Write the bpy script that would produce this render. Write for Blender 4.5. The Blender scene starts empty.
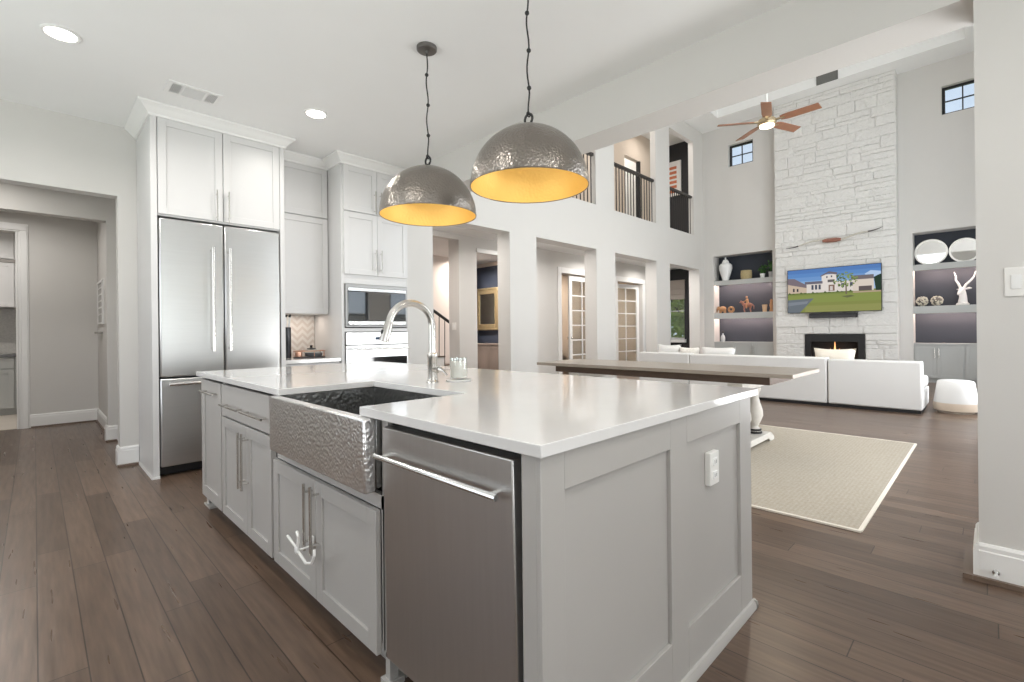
import bpy, bmesh, math, random
from mathutils import Vector, Matrix
random.seed(7)
S = bpy.context.scene
COL = S.collection
PI = math.pi

# ------------------------------------------------------------------ camera, world, exposure
cam_d = bpy.data.cameras.new('camera'); cam = bpy.data.objects.new('camera', cam_d); COL.objects.link(cam)
cam_d.sensor_width = 36.0
cam_d.lens = 478.0 / 1024 * 36
cam_d.shift_y = -(341 - 332.0) / 1024
cam_d.clip_start = 0.05; cam_d.clip_end = 200
YAW = math.atan2(478.5, 478.0); ROLL = math.radians(0.6)
fw = Vector((math.cos(YAW), math.sin(YAW), 0)); rt = Vector((math.sin(YAW), -math.cos(YAW), 0)); up = Vector((0, 0, 1))
cx = rt * math.cos(ROLL) - up * math.sin(ROLL)
cy = rt * math.sin(ROLL) + up * math.cos(ROLL)
cz = -fw
cam.matrix_world = Matrix(((cx.x, cy.x, cz.x, 0), (cx.y, cy.y, cz.y, 0), (cx.z, cy.z, cz.z, 1.165), (0, 0, 0, 1)))
S.camera = cam
S.view_settings.view_transform = 'Standard'
S.view_settings.look = 'None'
S.view_settings.exposure = 0.15
S.view_settings.gamma = 1.0
S.view_settings.use_curve_mapping = False
S.cycles.max_bounces = 10; S.cycles.diffuse_bounces = 6; S.cycles.glossy_bounces = 5; S.cycles.transmission_bounces = 8
S.cycles.sample_clamp_indirect = 6.0
S.cycles.use_denoising = True

W = bpy.data.worlds.new('daylight'); S.world = W; W.use_nodes = True
wn = W.node_tree.nodes; wl = W.node_tree.links
bg = wn['Background']
tc = wn.new('ShaderNodeTexCoord'); sx = wn.new('ShaderNodeSeparateXYZ'); rp = wn.new('ShaderNodeValToRGB')
wl.new(tc.outputs['Generated'], sx.inputs[0]); wl.new(sx.outputs['Z'], rp.inputs['Fac']); wl.new(rp.outputs['Color'], bg.inputs['Color'])
rp.color_ramp.elements[0].position = 0.0; rp.color_ramp.elements[0].color = (.80, .87, .96, 1)
rp.color_ramp.elements[1].position = 0.7; rp.color_ramp.elements[1].color = (.55, .72, 1.0, 1)
bg.inputs['Strength'].default_value = 0.95

def area(name, loc, rot, sx_, sy_, power, color=(1, 1, 1), spread=None):
    d = bpy.data.lights.new(name, 'AREA'); d.shape = 'RECTANGLE'; d.size = sx_; d.size_y = sy_; d.energy = power; d.color = color
    if spread: d.spread = math.radians(spread)
    o = bpy.data.objects.new(name, d); o.location = loc; o.rotation_euler = rot; COL.objects.link(o); return o

DAY = (.95, .975, 1.0)
# daylight through the tall living-room windows (right side wall) : faces +Y
for xc in (4.75, 6.9, 9.2, 11.5):
    area('daylight_tall_window', (xc, -.66, 3.2), (PI / 2, 0, 0), 1.6, 1.6, 36 if xc < 11 else 5, (.93, .97, 1.0))
    area('daylight_upper_window', (xc, -.66, 5.4), (PI / 2, 0, 0), 1.6, 1.2, 26 if xc < 11 else 2, (.93, .97, 1.0))
for xc in (9.2, 11.5): area('daylight_low_window', (xc, -.66, 1.3), (PI / 2, 0, 0), 1.6, 1.8, 14 if xc < 11 else 3, (.93, .97, 1.0))
for xc in (4.75, 6.9, 9.2, 11.5): area('added_uplight', (xc, -.66, .75), (PI / 2 + .55, 0, 0), 1.6, .7, 60 if xc < 6 else 40 if xc < 11 else 18, (.98, .99, 1))  # added uplights, tilted to brighten the beam underside and ceiling
# rear wall faces +Y: kitchen-window daylight; left-wall fill (faces +X) and tilted uplights are added
area('added_side_fill', (-2.08, 3.0, 1.7), (0, -PI / 2, 0), 2.0, 3.4, 20, DAY, 130); area('added_uplight', (-2.06, 3.0, .9), (0, -PI / 2 - .95, 0), .6, 3.4, 24, DAY, 130)  # added fill and uplight that brighten the left of the kitchen
area('daylight_rear_window', (-.9, -3.08, 1.7), (PI / 2, 0, 0), 1.8, 2.0, 26, (.95, .98, 1.0)); area('added_uplight', (0, -3.06, .85), (PI / 2 + .95, 0, 0), 3.4, .6, 52, DAY, 130); area('daylight_rear_window', (1.3, -3.08, 1.55), (PI / 2, 0, 0), 1.1, 2.0, 16, (.95, .98, 1.0))

sd = bpy.data.lights.new('sun', 'SUN'); sd.energy = 3.5; sd.angle = .01; sd.color = (1, .95, .87)
so = bpy.data.objects.new('sun', sd); so.rotation_euler = (math.radians(-15), 0, 0); so.location = (0, 20, 40); COL.objects.link(so)

def lamp_down(x, y, z, power, size=.12, color=(1, .96, .91), spread=160):
    d = bpy.data.lights.new('downlight_or_fill', 'AREA'); d.shape = 'DISK'; d.size = size; d.energy = power; d.color = color; d.spread = math.radians(spread)
    o = bpy.data.objects.new('downlight_or_fill', d); o.location = (x, y, z); COL.objects.link(o); return o

# ------------------------------------------------------------------ materials
MATS = {}
def nodes_of(m): return m.node_tree.nodes, m.node_tree.links, m.node_tree.nodes['Principled BSDF']
def P(name, col, rough=.5, metal=0.0, bump=0.0, bscale=60.0, var=0.0, vscale=4.0, stretch=(1, 1, 1), coat=0.0, spec=None, emit=None, estr=0.0, trans=0.0, ior=None):
    m = bpy.data.materials.new(name); m.use_nodes = True; N, L, B = nodes_of(m)
    B.inputs['Base Color'].default_value = (*col, 1); B.inputs['Roughness'].default_value = rough; B.inputs['Metallic'].default_value = metal
    if coat: B.inputs['Coat Weight'].default_value = coat; B.inputs['Coat Roughness'].default_value = .08
    if spec is not None: B.inputs['Specular IOR Level'].default_value = spec
    if emit: B.inputs['Emission Color'].default_value = (*emit, 1); B.inputs['Emission Strength'].default_value = estr
    if trans: B.inputs['Transmission Weight'].default_value = trans
    if ior: B.inputs['IOR'].default_value = ior
    tcn = N.new('ShaderNodeTexCoord'); mp = N.new('ShaderNodeMapping'); mp.inputs['Scale'].default_value = stretch
    L.new(tcn.outputs['Object'], mp.inputs['Vector'])
    nz = N.new('ShaderNodeTexNoise'); nz.inputs['Scale'].default_value = vscale; nz.inputs['Detail'].default_value = 4
    L.new(mp.outputs['Vector'], nz.inputs['Vector'])
    mx = N.new('ShaderNodeMix'); mx.data_type = 'RGBA'
    v = max(var, .015)
    mx.inputs[6].default_value = (*[max(0, c * (1 - v)) for c in col], 1); mx.inputs[7].default_value = (*[min(1, c * (1 + v)) for c in col], 1)
    L.new(nz.outputs['Fac'], mx.inputs[0]); L.new(mx.outputs[2], B.inputs['Base Color'])
    if bump:
        nb = N.new('ShaderNodeTexNoise'); nb.inputs['Scale'].default_value = bscale; nb.inputs['Detail'].default_value = 3
        L.new(mp.outputs['Vector'], nb.inputs['Vector'])
        bp = N.new('ShaderNodeBump'); bp.inputs['Strength'].default_value = bump; bp.inputs['Distance'].default_value = .01
        L.new(nb.outputs['Fac'], bp.inputs['Height']); L.new(bp.outputs['Normal'], B.inputs['Normal'])
    MATS[name] = m; return m

wall_m = P('greige wall paint', (.66, .643, .618), .6, bump=.05, bscale=180)
ceil_m = P('ceiling paint', (.87, .87, .86), .8, bump=.08, bscale=120)
trim_m = P('white trim paint', (.84, .835, .82), .35)
cab_m = P('white cabinet paint', (.66, .655, .65), .38)
isl_m = P('grey island paint', (.445, .428, .408), .4)
lgrey_m = P('light grey cabinet paint', (.46, .47, .46), .45)
quartz_m = P('white quartz', (.735, .725, .715), .12, var=.03, vscale=9, coat=.3)
steel_m = P('brushed stainless', (.66, .66, .655), .30, 1.0, bump=.015, bscale=90, stretch=(1, 1, 18), var=.04)
steelv_m = P('dark brushed stainless', (.56, .545, .53), .34, 1.0, bump=.015, bscale=90, stretch=(18, 18, 1), var=.05)
nickel_m = P('brushed nickel', (.62, .60, .57), .25, 1.0)
chrome_m = P('bright steel', (.78, .78, .77), .18, 1.0)
black_m = P('black metal', (.012, .012, .013), .4)
blackgl_m = P('black glass', (.006, .007, .009), .04, coat=.5)
navy_m = P('navy paint', (.028, .034, .048), .6)
char_m = P('charcoal paint', (.022, .022, .026), .6)
blue_m = P('slate blue paint', (.05, .062, .095), .6)
darkwood_m = P('dark stained wood', (.10, .062, .04), .4, bump=.1, bscale=30, var=.35, vscale=6, stretch=(6, 1, 6))
tabletop_m = P('weathered wood', (.36, .31, .26), .32, bump=.1, bscale=26, var=.18, vscale=5, stretch=(8, .8, 8))
linen_m = P('white linen', (.72, .71, .695), .9, bump=.25, bscale=420)
cream_m = P('cream cotton', (.80, .74, .65), .9, bump=.25, bscale=300)
white_m = P('white ceramic', (.85, .85, .84), .3, var=.02)
plastic_m = P('white plastic', (.84, .83, .80), .4)
gold_m = P('antique gold', (.66, .52, .30), .38, .7, var=.15, vscale=20)
mirror_m = P('mirror', (.78, .78, .77), .02, 1.0)
silver_m = P('silver frame', (.70, .68, .65), .28, 1.0)
leaf_m = P('green leaves', (.045, .13, .025), .5, var=.5, vscale=12)
tree_m = P('garden leaves', (.50, .58, .18), .5, var=.6, vscale=5)
bark_m = P('bark', (.12, .09, .07), .8, bump=.4, bscale=30)
woodfig_m = P('carved wood', (.42, .22, .10), .45, var=.3, vscale=14)
redwood_m = P('reddish carved wood', (.30, .13, .09), .4, var=.3, vscale=20)
basket_m = P('woven seagrass', (.42, .34, .18), .8, bump=.6, bscale=90, var=.3, vscale=40)
copper_m = P('rose copper', (.62, .36, .26), .3, .9)
brass_m = P('brushed brass', (.50, .40, .26), .35, .9)
fanwood_m = P('walnut blade', (.30, .14, .08), .45, var=.25, vscale=10)
tile_m = P('pale floor tile', (.62, .56, .49), .35, var=.08)
sand_m = P('beige room paint', (.62, .53, .44), .7)
blush_m = P('stairwell paint', (.72, .64, .58), .7)
dkcab_m = P('taupe wood', (.28, .23, .20), .5, var=.2, vscale=6, stretch=(1, 1, .3))
glassy = P('clear glass', (.95, .97, .96), .02, trans=1.0, ior=1.45)
shade_m = P('roman shade linen', (.42, .37, .33), .9, bump=.3, bscale=200)
grass_m = P('lawn', (.10, .20, .05), .9, var=.4, vscale=2)
fence_m = P('grey timber', (.34, .33, .31), .8, var=.2, vscale=6, stretch=(8, 8, .6))

def thin_glass():
    m = bpy.data.materials.new('window glass'); m.use_nodes = True; N = m.node_tree.nodes; L = m.node_tree.links; N.clear()
    o = N.new('ShaderNodeOutputMaterial'); mix = N.new('ShaderNodeMixShader'); t = N.new('ShaderNodeBsdfTransparent'); g = N.new('ShaderNodeBsdfGlossy'); f = N.new('ShaderNodeValue'); f.outputs[0].default_value = .07
    g.inputs['Roughness'].default_value = .02; t.inputs['Color'].default_value = (.95, .97, .97, 1)
    L.new(f.outputs[0], mix.inputs[0]); L.new(t.outputs[0], mix.inputs[1]); L.new(g.outputs[0], mix.inputs[2]); L.new(mix.outputs[0], o.inputs[0]); return m
pane_m = thin_glass()

def hammered(name, col, rough, scale, strength, var=.1):
    m = P(name, col, rough, 1.0, var=var, vscale=3.5); N, L, B = nodes_of(m)
    tcn = N.new('ShaderNodeTexCoord'); vo = N.new('ShaderNodeTexVoronoi'); vo.feature = 'SMOOTH_F1'; vo.inputs['Scale'].default_value = scale
    L.new(tcn.outputs['Object'], vo.inputs['Vector'])
    bp = N.new('ShaderNodeBump'); bp.inputs['Strength'].default_value = strength; bp.inputs['Distance'].default_value = .006
    L.new(vo.outputs['Distance'], bp.inputs['Height']); L.new(bp.outputs['Normal'], B.inputs['Normal']); return m
pewter_m = hammered('hammered pewter', (.30, .272, .245), .28, 85, .55, .15)
goldin_m = hammered('hammered gold leaf', (.97, .68, .23), .55, 70, .3, .1)
nodes_of(goldin_m)[2].inputs['Metallic'].default_value = .55
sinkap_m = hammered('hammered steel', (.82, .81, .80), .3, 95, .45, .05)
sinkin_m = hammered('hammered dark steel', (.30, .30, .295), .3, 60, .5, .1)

def floor_mat():
    m = P('dark oak planks', (.1, .07, .05), .3); N, L, B = nodes_of(m)
    tcn = N.new('ShaderNodeTexCoord'); se = N.new('ShaderNodeSeparateXYZ'); co = N.new('ShaderNodeCombineXYZ')
    L.new(tcn.outputs['Object'], se.inputs[0]); rw = N.new('ShaderNodeMath'); rw.operation = 'DIVIDE'; rw.inputs[1].default_value = .127; L.new(se.outputs['X'], rw.inputs[0])
    fl = N.new('ShaderNodeMath'); fl.operation = 'FLOOR'; L.new(rw.outputs[0], fl.inputs[0])
    wnz = N.new('ShaderNodeTexWhiteNoise'); wnz.noise_dimensions = '1D'; L.new(fl.outputs[0], wnz.inputs['W'])
    sh = N.new('ShaderNodeMath'); sh.operation = 'MULTIPLY_ADD'; sh.inputs[1].default_value = 5.4; L.new(wnz.outputs['Value'], sh.inputs[0]); L.new(se.outputs['Y'], sh.inputs[2])
    L.new(sh.outputs[0], co.inputs['X']); L.new(se.outputs['X'], co.inputs['Y'])
    br = N.new('ShaderNodeTexBrick'); br.offset = 0.0; br.offset_frequency = 1; br.squash = 1.0
    br.inputs['Scale'].default_value = 1.0; br.inputs['Brick Width'].default_value = 1.35; br.inputs['Row Height'].default_value = .127
    br.inputs['Mortar Size'].default_value = .0025; br.inputs['Mortar Smooth'].default_value = .3; br.inputs['Bias'].default_value = 0
    br.inputs['Color1'].default_value = (.10, .065, .045, 1); br.inputs['Color2'].default_value = (.165, .111, .079, 1); br.inputs['Mortar'].default_value = (.035, .022, .015, 1)
    L.new(co.outputs[0], br.inputs['Vector'])
    mp = N.new('ShaderNodeMapping'); mp.inputs['Scale'].default_value = (14, 1.0, 1); L.new(tcn.outputs['Object'], mp.inputs['Vector'])
    g = N.new('ShaderNodeTexNoise'); g.inputs['Scale'].default_value = 3.2; g.inputs['Detail'].default_value = 7; L.new(mp.outputs[0], g.inputs['Vector'])
    rr = N.new('ShaderNodeValToRGB'); rr.color_ramp.elements[0].position = .25; rr.color_ramp.elements[0].color = (.62, .6, .58, 1); rr.color_ramp.elements[1].position = .75; rr.color_ramp.elements[1].color = (1.25, 1.22, 1.2, 1)
    L.new(g.outputs['Fac'], rr.inputs['Fac'])
    mu = N.new('ShaderNodeMix'); mu.data_type = 'RGBA'; mu.blend_type = 'MULTIPLY'; mu.inputs[0].default_value = 1
    L.new(br.outputs['Color'], mu.inputs[6]); L.new(rr.outputs['Color'], mu.inputs[7]); L.new(mu.outputs[2], B.inputs['Base Color'])
    # scraped relief
    mp2 = N.new('ShaderNodeMapping'); mp2.inputs['Scale'].default_value = (7, .5, 1); L.new(tcn.outputs['Object'], mp2.inputs['Vector'])
    n2 = N.new('ShaderNodeTexNoise'); n2.inputs['Scale'].default_value = 5; n2.inputs['Detail'].default_value = 2; L.new(mp2.outputs[0], n2.inputs['Vector'])
    inv = N.new('ShaderNodeMath'); inv.operation = 'MULTIPLY_ADD'; inv.inputs[1].default_value = -1.2; L.new(br.outputs['Fac'], inv.inputs[0]); L.new(n2.outputs['Fac'], inv.inputs[2])
    bp = N.new('ShaderNodeBump'); bp.inputs['Strength'].default_value = .09; bp.inputs['Distance'].default_value = .006
    L.new(inv.outputs[0], bp.inputs['Height']); L.new(bp.outputs['Normal'], B.inputs['Normal'])
    rm = N.new('ShaderNodeMapRange'); rm.inputs['To Min'].default_value = .25; rm.inputs['To Max'].default_value = .33
    L.new(n2.outputs['Fac'], rm.inputs['Value']); L.new(rm.outputs[0], B.inputs['Roughness'])
    return m
floor_m = floor_mat()

def rug_mat():
    m = P('natural jute weave', (.58, .50, .38), .95); N, L, B = nodes_of(m)
    tcn = N.new('ShaderNodeTexCoord'); mp = N.new('ShaderNodeMapping'); mp.inputs['Rotation'].default_value = (0, 0, PI / 4); L.new(tcn.outputs['Object'], mp.inputs['Vector'])
    ck = N.new('ShaderNodeTexChecker'); ck.inputs['Scale'].default_value = 55; ck.inputs['Color1'].default_value = (.45, .40, .325, 1); ck.inputs['Color2'].default_value = (.37, .32, .25, 1)
    L.new(mp.outputs[0], ck.inputs['Vector'])
    nz = N.new('ShaderNodeTexNoise'); nz.inputs['Scale'].default_value = 60; nz.inputs['Detail'].default_value = 3; L.new(tcn.outputs['Object'], nz.inputs['Vector'])
    mx = N.new('ShaderNodeMix'); mx.data_type = 'RGBA'; mx.inputs[0].default_value = .6; L.new(ck.outputs['Color'], mx.inputs[6])
    r2 = N.new('ShaderNodeValToRGB'); r2.color_ramp.elements[0].color = (.28, .23, .165, 1); r2.color_ramp.elements[1].color = (.56, .52, .445, 1); L.new(nz.outputs['Fac'], r2.inputs['Fac'])
    L.new(r2.outputs['Color'], mx.inputs[7]); L.new(mx.outputs[2], B.inputs['Base Color'])
    bp = N.new('ShaderNodeBump'); bp.inputs['Strength'].default_value = .6; bp.inputs['Distance'].default_value = .006; L.new(ck.outputs['Fac'], bp.inputs['Height']); L.new(bp.outputs['Normal'], B.inputs['Normal'])
    return m
rug_m = rug_mat()

def chevron_mat():
    m = P('chevron tile', (.8, .76, .72), .25); N, L, B = nodes_of(m)
    tcn = N.new('ShaderNodeTexCoord'); se = N.new('ShaderNodeSeparateXYZ'); L.new(tcn.outputs['Object'], se.inputs[0])
    pp = N.new('ShaderNodeMath'); pp.operation = 'PINGPONG'; pp.inputs[1].default_value = .058; L.new(se.outputs['X'], pp.inputs[0])
    ad = N.new('ShaderNodeMath'); ad.operation = 'SUBTRACT'; L.new(se.outputs['Z'], ad.inputs[0]); L.new(pp.outputs[0], ad.inputs[1])
    dv = N.new('ShaderNodeMath'); dv.operation = 'DIVIDE'; dv.inputs[1].default_value = .075; L.new(ad.outputs[0], dv.inputs[0])
    fr = N.new('ShaderNodeMath'); fr.operation = 'FRACT'; L.new(dv.outputs[0], fr.inputs[0])
    rr = N.new('ShaderNodeValToRGB'); rr.color_ramp.interpolation = 'CONSTANT'
    rr.color_ramp.elements[0].color = (.74, .71, .675, 1); rr.color_ramp.elements[1].position = .52; rr.color_ramp.elements[1].color = (.63, .575, .53, 1)
    L.new(fr.outputs[0], rr.inputs['Fac']); L.new(rr.outputs['Color'], B.inputs['Base Color']); return m
chevron_m = chevron_mat()

def stone_mat():
    m = P('whitewashed limestone', (.80, .79, .765), .85); N, L, B = nodes_of(m)
    tcn = N.new('ShaderNodeTexCoord')
    n1 = N.new('ShaderNodeTexNoise'); n1.inputs['Scale'].default_value = 12; n1.inputs['Detail'].default_value = 8; n1.inputs['Roughness'].default_value = .65; L.new(tcn.outputs['Object'], n1.inputs['Vector'])
    bp = N.new('ShaderNodeBump'); bp.inputs['Strength'].default_value = .7; bp.inputs['Distance'].default_value = .07; L.new(n1.outputs['Fac'], bp.inputs['Height']); L.new(bp.outputs['Normal'], B.inputs['Normal']); return m
stone_m = stone_mat()

def E(name, col, s):
    m = bpy.data.materials.new(name); m.use_nodes = True; N, L, B = nodes_of(m)
    B.inputs['Base Color'].default_value = (0, 0, 0, 1); B.inputs['Specular IOR Level'].default_value = 0.1
    B.inputs['Emission Color'].default_value = (*col, 1); B.inputs['Emission Strength'].default_value = s; return m
led_m = E('lit lamp lens', (1, .93, .82), 14)
strip_m = E('led strip', (1, .80, .66), 9)
bulb_m = P('frosted bulb', (.8, .78, .72), .3)

# ------------------------------------------------------------------ mesh helpers
WORLD = {}
def empty(name, loc):
    o = bpy.data.objects.new(name, None); o.empty_display_size = .1; o.location = loc; COL.objects.link(o); WORLD[o] = Vector(loc); return o
def tag(o, label, cat, group=None, kind=None):
    o['label'] = label; o['category'] = cat
    if group: o['group'] = group
    if kind: o['kind'] = kind
    return o
def thing(name, label, cat, loc, group=None): return tag(empty(name, loc), label, cat, group)
def FR(o, u, n):
    u = Vector(u); n = Vector(n); o = Vector(o)
    return Matrix(((u.x, n.x, 0, o.x), (u.y, n.y, 0, o.y), (0, 0, 1, o.z), (0, 0, 0, 1)))
def faceY(x, y, z=0): return FR((x, y, z), (1, 0, 0), (0, -1, 0))       # front faces -Y, local a = +X, b = out
def faceX(x, y, z=0): return FR((x, y, z), (0, -1, 0), (-1, 0, 0))      # front faces -X, local a = -Y

class MB:
    def __init__(s, M=None): s.bm = bmesh.new(); s.M = M or Matrix(); s.mi = 0
    def v(s, p): return s.bm.verts.new(s.M @ Vector(p))
    def f(s, vs):
        try: fa = s.bm.faces.new(vs); fa.material_index = s.mi; return fa
        except ValueError: return None
    def box(s, a0, a1, b0, b1, c0, c1):
        V = [s.v((x, y, z)) for z in (c0, c1) for y in (b0, b1) for x in (a0, a1)]
        for q in ((0, 2, 3, 1), (4, 5, 7, 6), (0, 1, 5, 4), (2, 6, 7, 3), (0, 4, 6, 2), (1, 3, 7, 5)): s.f([V[i] for i in q])
        return s
    def hexa(s, pts):                                                    # bottom four then top four
        V = [s.v(p) for p in pts]
        for q in ((3, 2, 1, 0), (4, 5, 6, 7), (0, 1, 5, 4), (1, 2, 6, 5), (2, 3, 7, 6), (3, 0, 4, 7)): s.f([V[i] for i in q])
        return s
    def prism(s, poly, axis, lo, hi):
        def mk(p, h):
            if axis == 'z': return (p[0], p[1], h)
            if axis == 'y': return (p[0], h, p[1])
            return (h, p[0], p[1])
        A = [s.v(mk(p, lo)) for p in poly]; B = [s.v(mk(p, hi)) for p in poly]; n = len(poly)
        s.f(A[::-1]); s.f(B)
        for i in range(n): s.f([A[i], A[(i + 1) % n], B[(i + 1) % n], B[i]])
        return s
    def poly(s, pts): s.f([s.v(p) for p in pts]); return s
    def tube(s, pts, r, seg=10, cap=True):
        pts = [Vector(p) for p in pts]; n = len(pts)
        R = r if isinstance(r, (list, tuple)) else [r] * n
        rings = []; prev = None
        for i, p in enumerate(pts):
            d = (pts[min(i + 1, n - 1)] - pts[max(i - 1, 0)]).normalized()
            if prev is None:
                a = Vector((0, 0, 1)) if abs(d.z) < .9 else Vector((1, 0, 0)); x = d.cross(a).normalized()
            else: x = (prev - d * prev.dot(d)).normalized()
            prev = x; y = d.cross(x)
            rings.append([s.v(p + (x * math.cos(2 * PI * k / seg) + y * math.sin(2 * PI * k / seg)) * R[i]) for k in range(seg)])
        for A, B in zip(rings, rings[1:]):
            for k in range(seg): s.f([A[k], A[(k + 1) % seg], B[(k + 1) % seg], B[k]])
        if cap: s.f(rings[0][::-1]); s.f(rings[-1])
        return s
    def cyl(s, p0, p1, r, seg=16): return s.tube([p0, p1], r, seg)
    def lathe(s, prof, c=(0, 0, 0), seg=24, axis='z', close=False):
        rings = []
        for r, h in prof:
            ring = []
            for k in range(seg):
                t = 2 * PI * k / seg; x, y = max(r, 1e-4) * math.cos(t), max(r, 1e-4) * math.sin(t)
                p = (x, y, h) if axis == 'z' else ((h, x, y) if axis == 'x' else (x, h, y))
                ring.append(s.v((c[0] + p[0], c[1] + p[1], c[2] + p[2])))
            rings.append(ring)
        pairs = list(zip(rings, rings[1:])) + ([(rings[-1], rings[0])] if close else [])
        for A, B in pairs:
            for k in range(seg): s.f([A[k], A[(k + 1) % seg], B[(k + 1) % seg], B[k]])
        if not close: s.f(rings[0][::-1]); s.f(rings[-1])
        return s
    def ball(s, c, rad, seg=16, rings=10):
        rx, ry, rz = rad if isinstance(rad, (tuple, list)) else (rad,) * 3
        R = []
        for i in range(rings + 1):
            ph = PI * i / rings; R.append([s.v((c[0] + rx * max(math.sin(ph), .001) * math.cos(2 * PI * k / seg), c[1] + ry * max(math.sin(ph), .001) * math.sin(2 * PI * k / seg), c[2] - rz * math.cos(ph))) for k in range(seg)])
        for A, B in zip(R, R[1:]):
            for k in range(seg): s.f([A[k], A[(k + 1) % seg], B[(k + 1) % seg], B[k]])
        return s
    def torus(s, c, R, r, axis='z', seg=24, rs=8):
        rings = []
        for i in range(seg):
            t = 2 * PI * i / seg; ring = []
            for k in range(rs):
                q = 2 * PI * k / rs; a = (R + r * math.cos(q)); h = r * math.sin(q)
                p = (a * math.cos(t), a * math.sin(t), h)
                if axis == 'x': p = (p[2], p[0], p[1])
                if axis == 'y': p = (p[0], p[2], p[1])
                ring.append(s.v((c[0] + p[0], c[1] + p[1], c[2] + p[2])))
            rings.append(ring)
        for i in range(seg):
            A, B = rings[i], rings[(i + 1) % seg]
            for k in range(rs): s.f([A[k], A[(k + 1) % rs], B[(k + 1) % rs], B[k]])
        return s
    def build(s, name, mat, parent=None, bevel=0.0, sharp=32, recalc=True, subsurf=0):
        bm = s.bm
        if recalc: bmesh.ops.recalc_face_normals(bm, faces=bm.faces[:])
        off = WORLD.get(parent, Vector((0, 0, 0)))
        for v in bm.verts: v.co -= off
        lim = math.radians(sharp)
        for e in bm.edges:
            if len(e.link_faces) == 2 and e.calc_face_angle(0) > lim: e.smooth = False
        for fa in bm.faces: fa.smooth = True
        me = bpy.data.meshes.new(name); bm.to_mesh(me); bm.free()
        for m in (mat if isinstance(mat, (list, tuple)) else [mat]): me.materials.append(m)
        o = bpy.data.objects.new(name, me); COL.objects.link(o)
        if parent: o.parent = parent
        WORLD[o] = Vector(off)
        if bevel:
            b = o.modifiers.new('soft_edge', 'BEVEL'); b.width = bevel; b.segments = 2; b.limit_method = 'ANGLE'; b.angle_limit = math.radians(40)
        if subsurf:
            q = o.modifiers.new('smooth', 'SUBSURF'); q.levels = subsurf; q.render_levels = subsurf
        return o

def copy_tree(o, loc=None, parent=None):
    c = o.copy(); COL.objects.link(c)
    if parent: c.parent = parent
    if loc is not None: c.location = loc
    for ch in list(o.children): copy_tree(ch, None, c)
    return c
def struct(name, mb, mat, **k):
    o = mb.build(name, mat, **k); o['kind'] = 'structure'; return o

def grid_wall(mb, a0, a1, c0, c1, b0, b1, holes):
    As = sorted({a0, a1, *[h[0] for h in holes], *[h[1] for h in holes]}); Cs = sorted({c0, c1, *[h[2] for h in holes], *[h[3] for h in holes]})
    As = [a for a in As if a0 <= a <= a1]; Cs = [c for c in Cs if c0 <= c <= c1]
    for A, B in zip(As, As[1:]):
        run = None
        for C, D in zip(Cs, Cs[1:]):
            m = ((A + B) / 2, (C + D) / 2)
            hole = any(h[0] < m[0] < h[1] and h[2] < m[1] < h[3] for h in holes)
            if not hole: run = (run[0], D) if run else (C, D)
            if hole and run: mb.box(A, B, b0, b1, *run); run = None
        if run: mb.box(A, B, b0, b1, *run)
    return mb

def shaker(mb, a0, a1, c0, c1, b, st=.058, th=.02, rec=.009, mid=None):
    mb.box(a0, a0 + st, b, b + th, c0, c1); mb.box(a1 - st, a1, b, b + th, c0, c1)
    mb.box(a0 + st, a1 - st, b, b + th, c0, c0 + st); mb.box(a0 + st, a1 - st, b, b + th, c1 - st, c1)
    mb.box(a0 + st - .002, a1 - st + .002, b, b + th - rec, c0 + st - .002, c1 - st + .002); return mb
def bar_handle(F, parent, a, c, b, length, vertical=True, r=.006, off=.035, mat=None, name='handle', end=.035):
    mb = MB(F); h = length / 2
    if vertical:
        mb.cyl((a, b + off, c - h), (a, b + off, c + h), r, 10)
        for s_ in (-1, 1): mb.cyl((a, b - .001, c + s_ * (h - end)), (a, b + off, c + s_ * (h - end)), r * .8, 8)
    else:
        mb.cyl((a - h, b + off, c), (a + h, b + off, c), r, 10)
        for s_ in (-1, 1): mb.cyl((a + s_ * (h - end), b - .001, c), (a + s_ * (h - end), b + off, c), r * .8, 8)
    return mb.build(name, mat or nickel_m, parent)
def door(F, parent, a0, a1, c0, c1, b, mat, st=.058, name='door'):
    return shaker(MB(F), a0, a1, c0, c1, b, st).build(name, mat, parent, bevel=.0015)

# ================================================================== SETTING
struct('floor', MB().box(-2.2, 14.3, -3.2, 11.6, -.12, 0), floor_m)
struct('ground', MB().box(-40, 60, -50, 60, -.5, -.13), grass_m)
# kitchen + hall
mb = MB(); mb.box(-2.2, 3.10, -3.2, 5.66, 3.05, 3.2); struct('ceiling', mb, ceil_m)
mb = MB(); mb.box(-2.2, 1.6, 5.66, 11.6, 2.85, 3.2); struct('ceiling_hall', mb, ceil_m)
mb = MB(); grid_wall(mb, -2.2, 3.6, 0, 3.05, 5.52, 5.66, [(-1.5, .535, -1, 2.42)]); struct('wall_kitchen_back', mb, wall_m)
mb = MB(); grid_wall(mb, -2.2, 1.6, 0, 2.85, 6.92, 7.06, [(-1.5, .57, -1, 2.445)]); struct('wall_hall_inner', mb, wall_m)
mb = MB(); grid_wall(mb, -2.2, .62, 0, 2.85, 8.72, 8.86, [(-1.0, -.145, -1, 2.5)]); struct('wall_hall_end', mb, wall_m)
struct('wall_hall_side', MB().box(.622, .76, 7.06, 8.86, 0, 2.85), wall_m)
struct('wall_hall_corner', MB().box(.9, 1.04, 5.66, 6.92, 0, 2.85), wall_m)
mb = MB(); grid_wall(mb, -3.2, 11.6, 0, 3.05, -2.2, -2.1, []); bmesh.ops.transform(mb.bm, matrix=Matrix(((0, 1, 0, 0), (1, 0, 0, 0), (0, 0, 1, 0), (0, 0, 0, 1))), verts=mb.bm.verts[:])
mb.bm.free()
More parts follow.
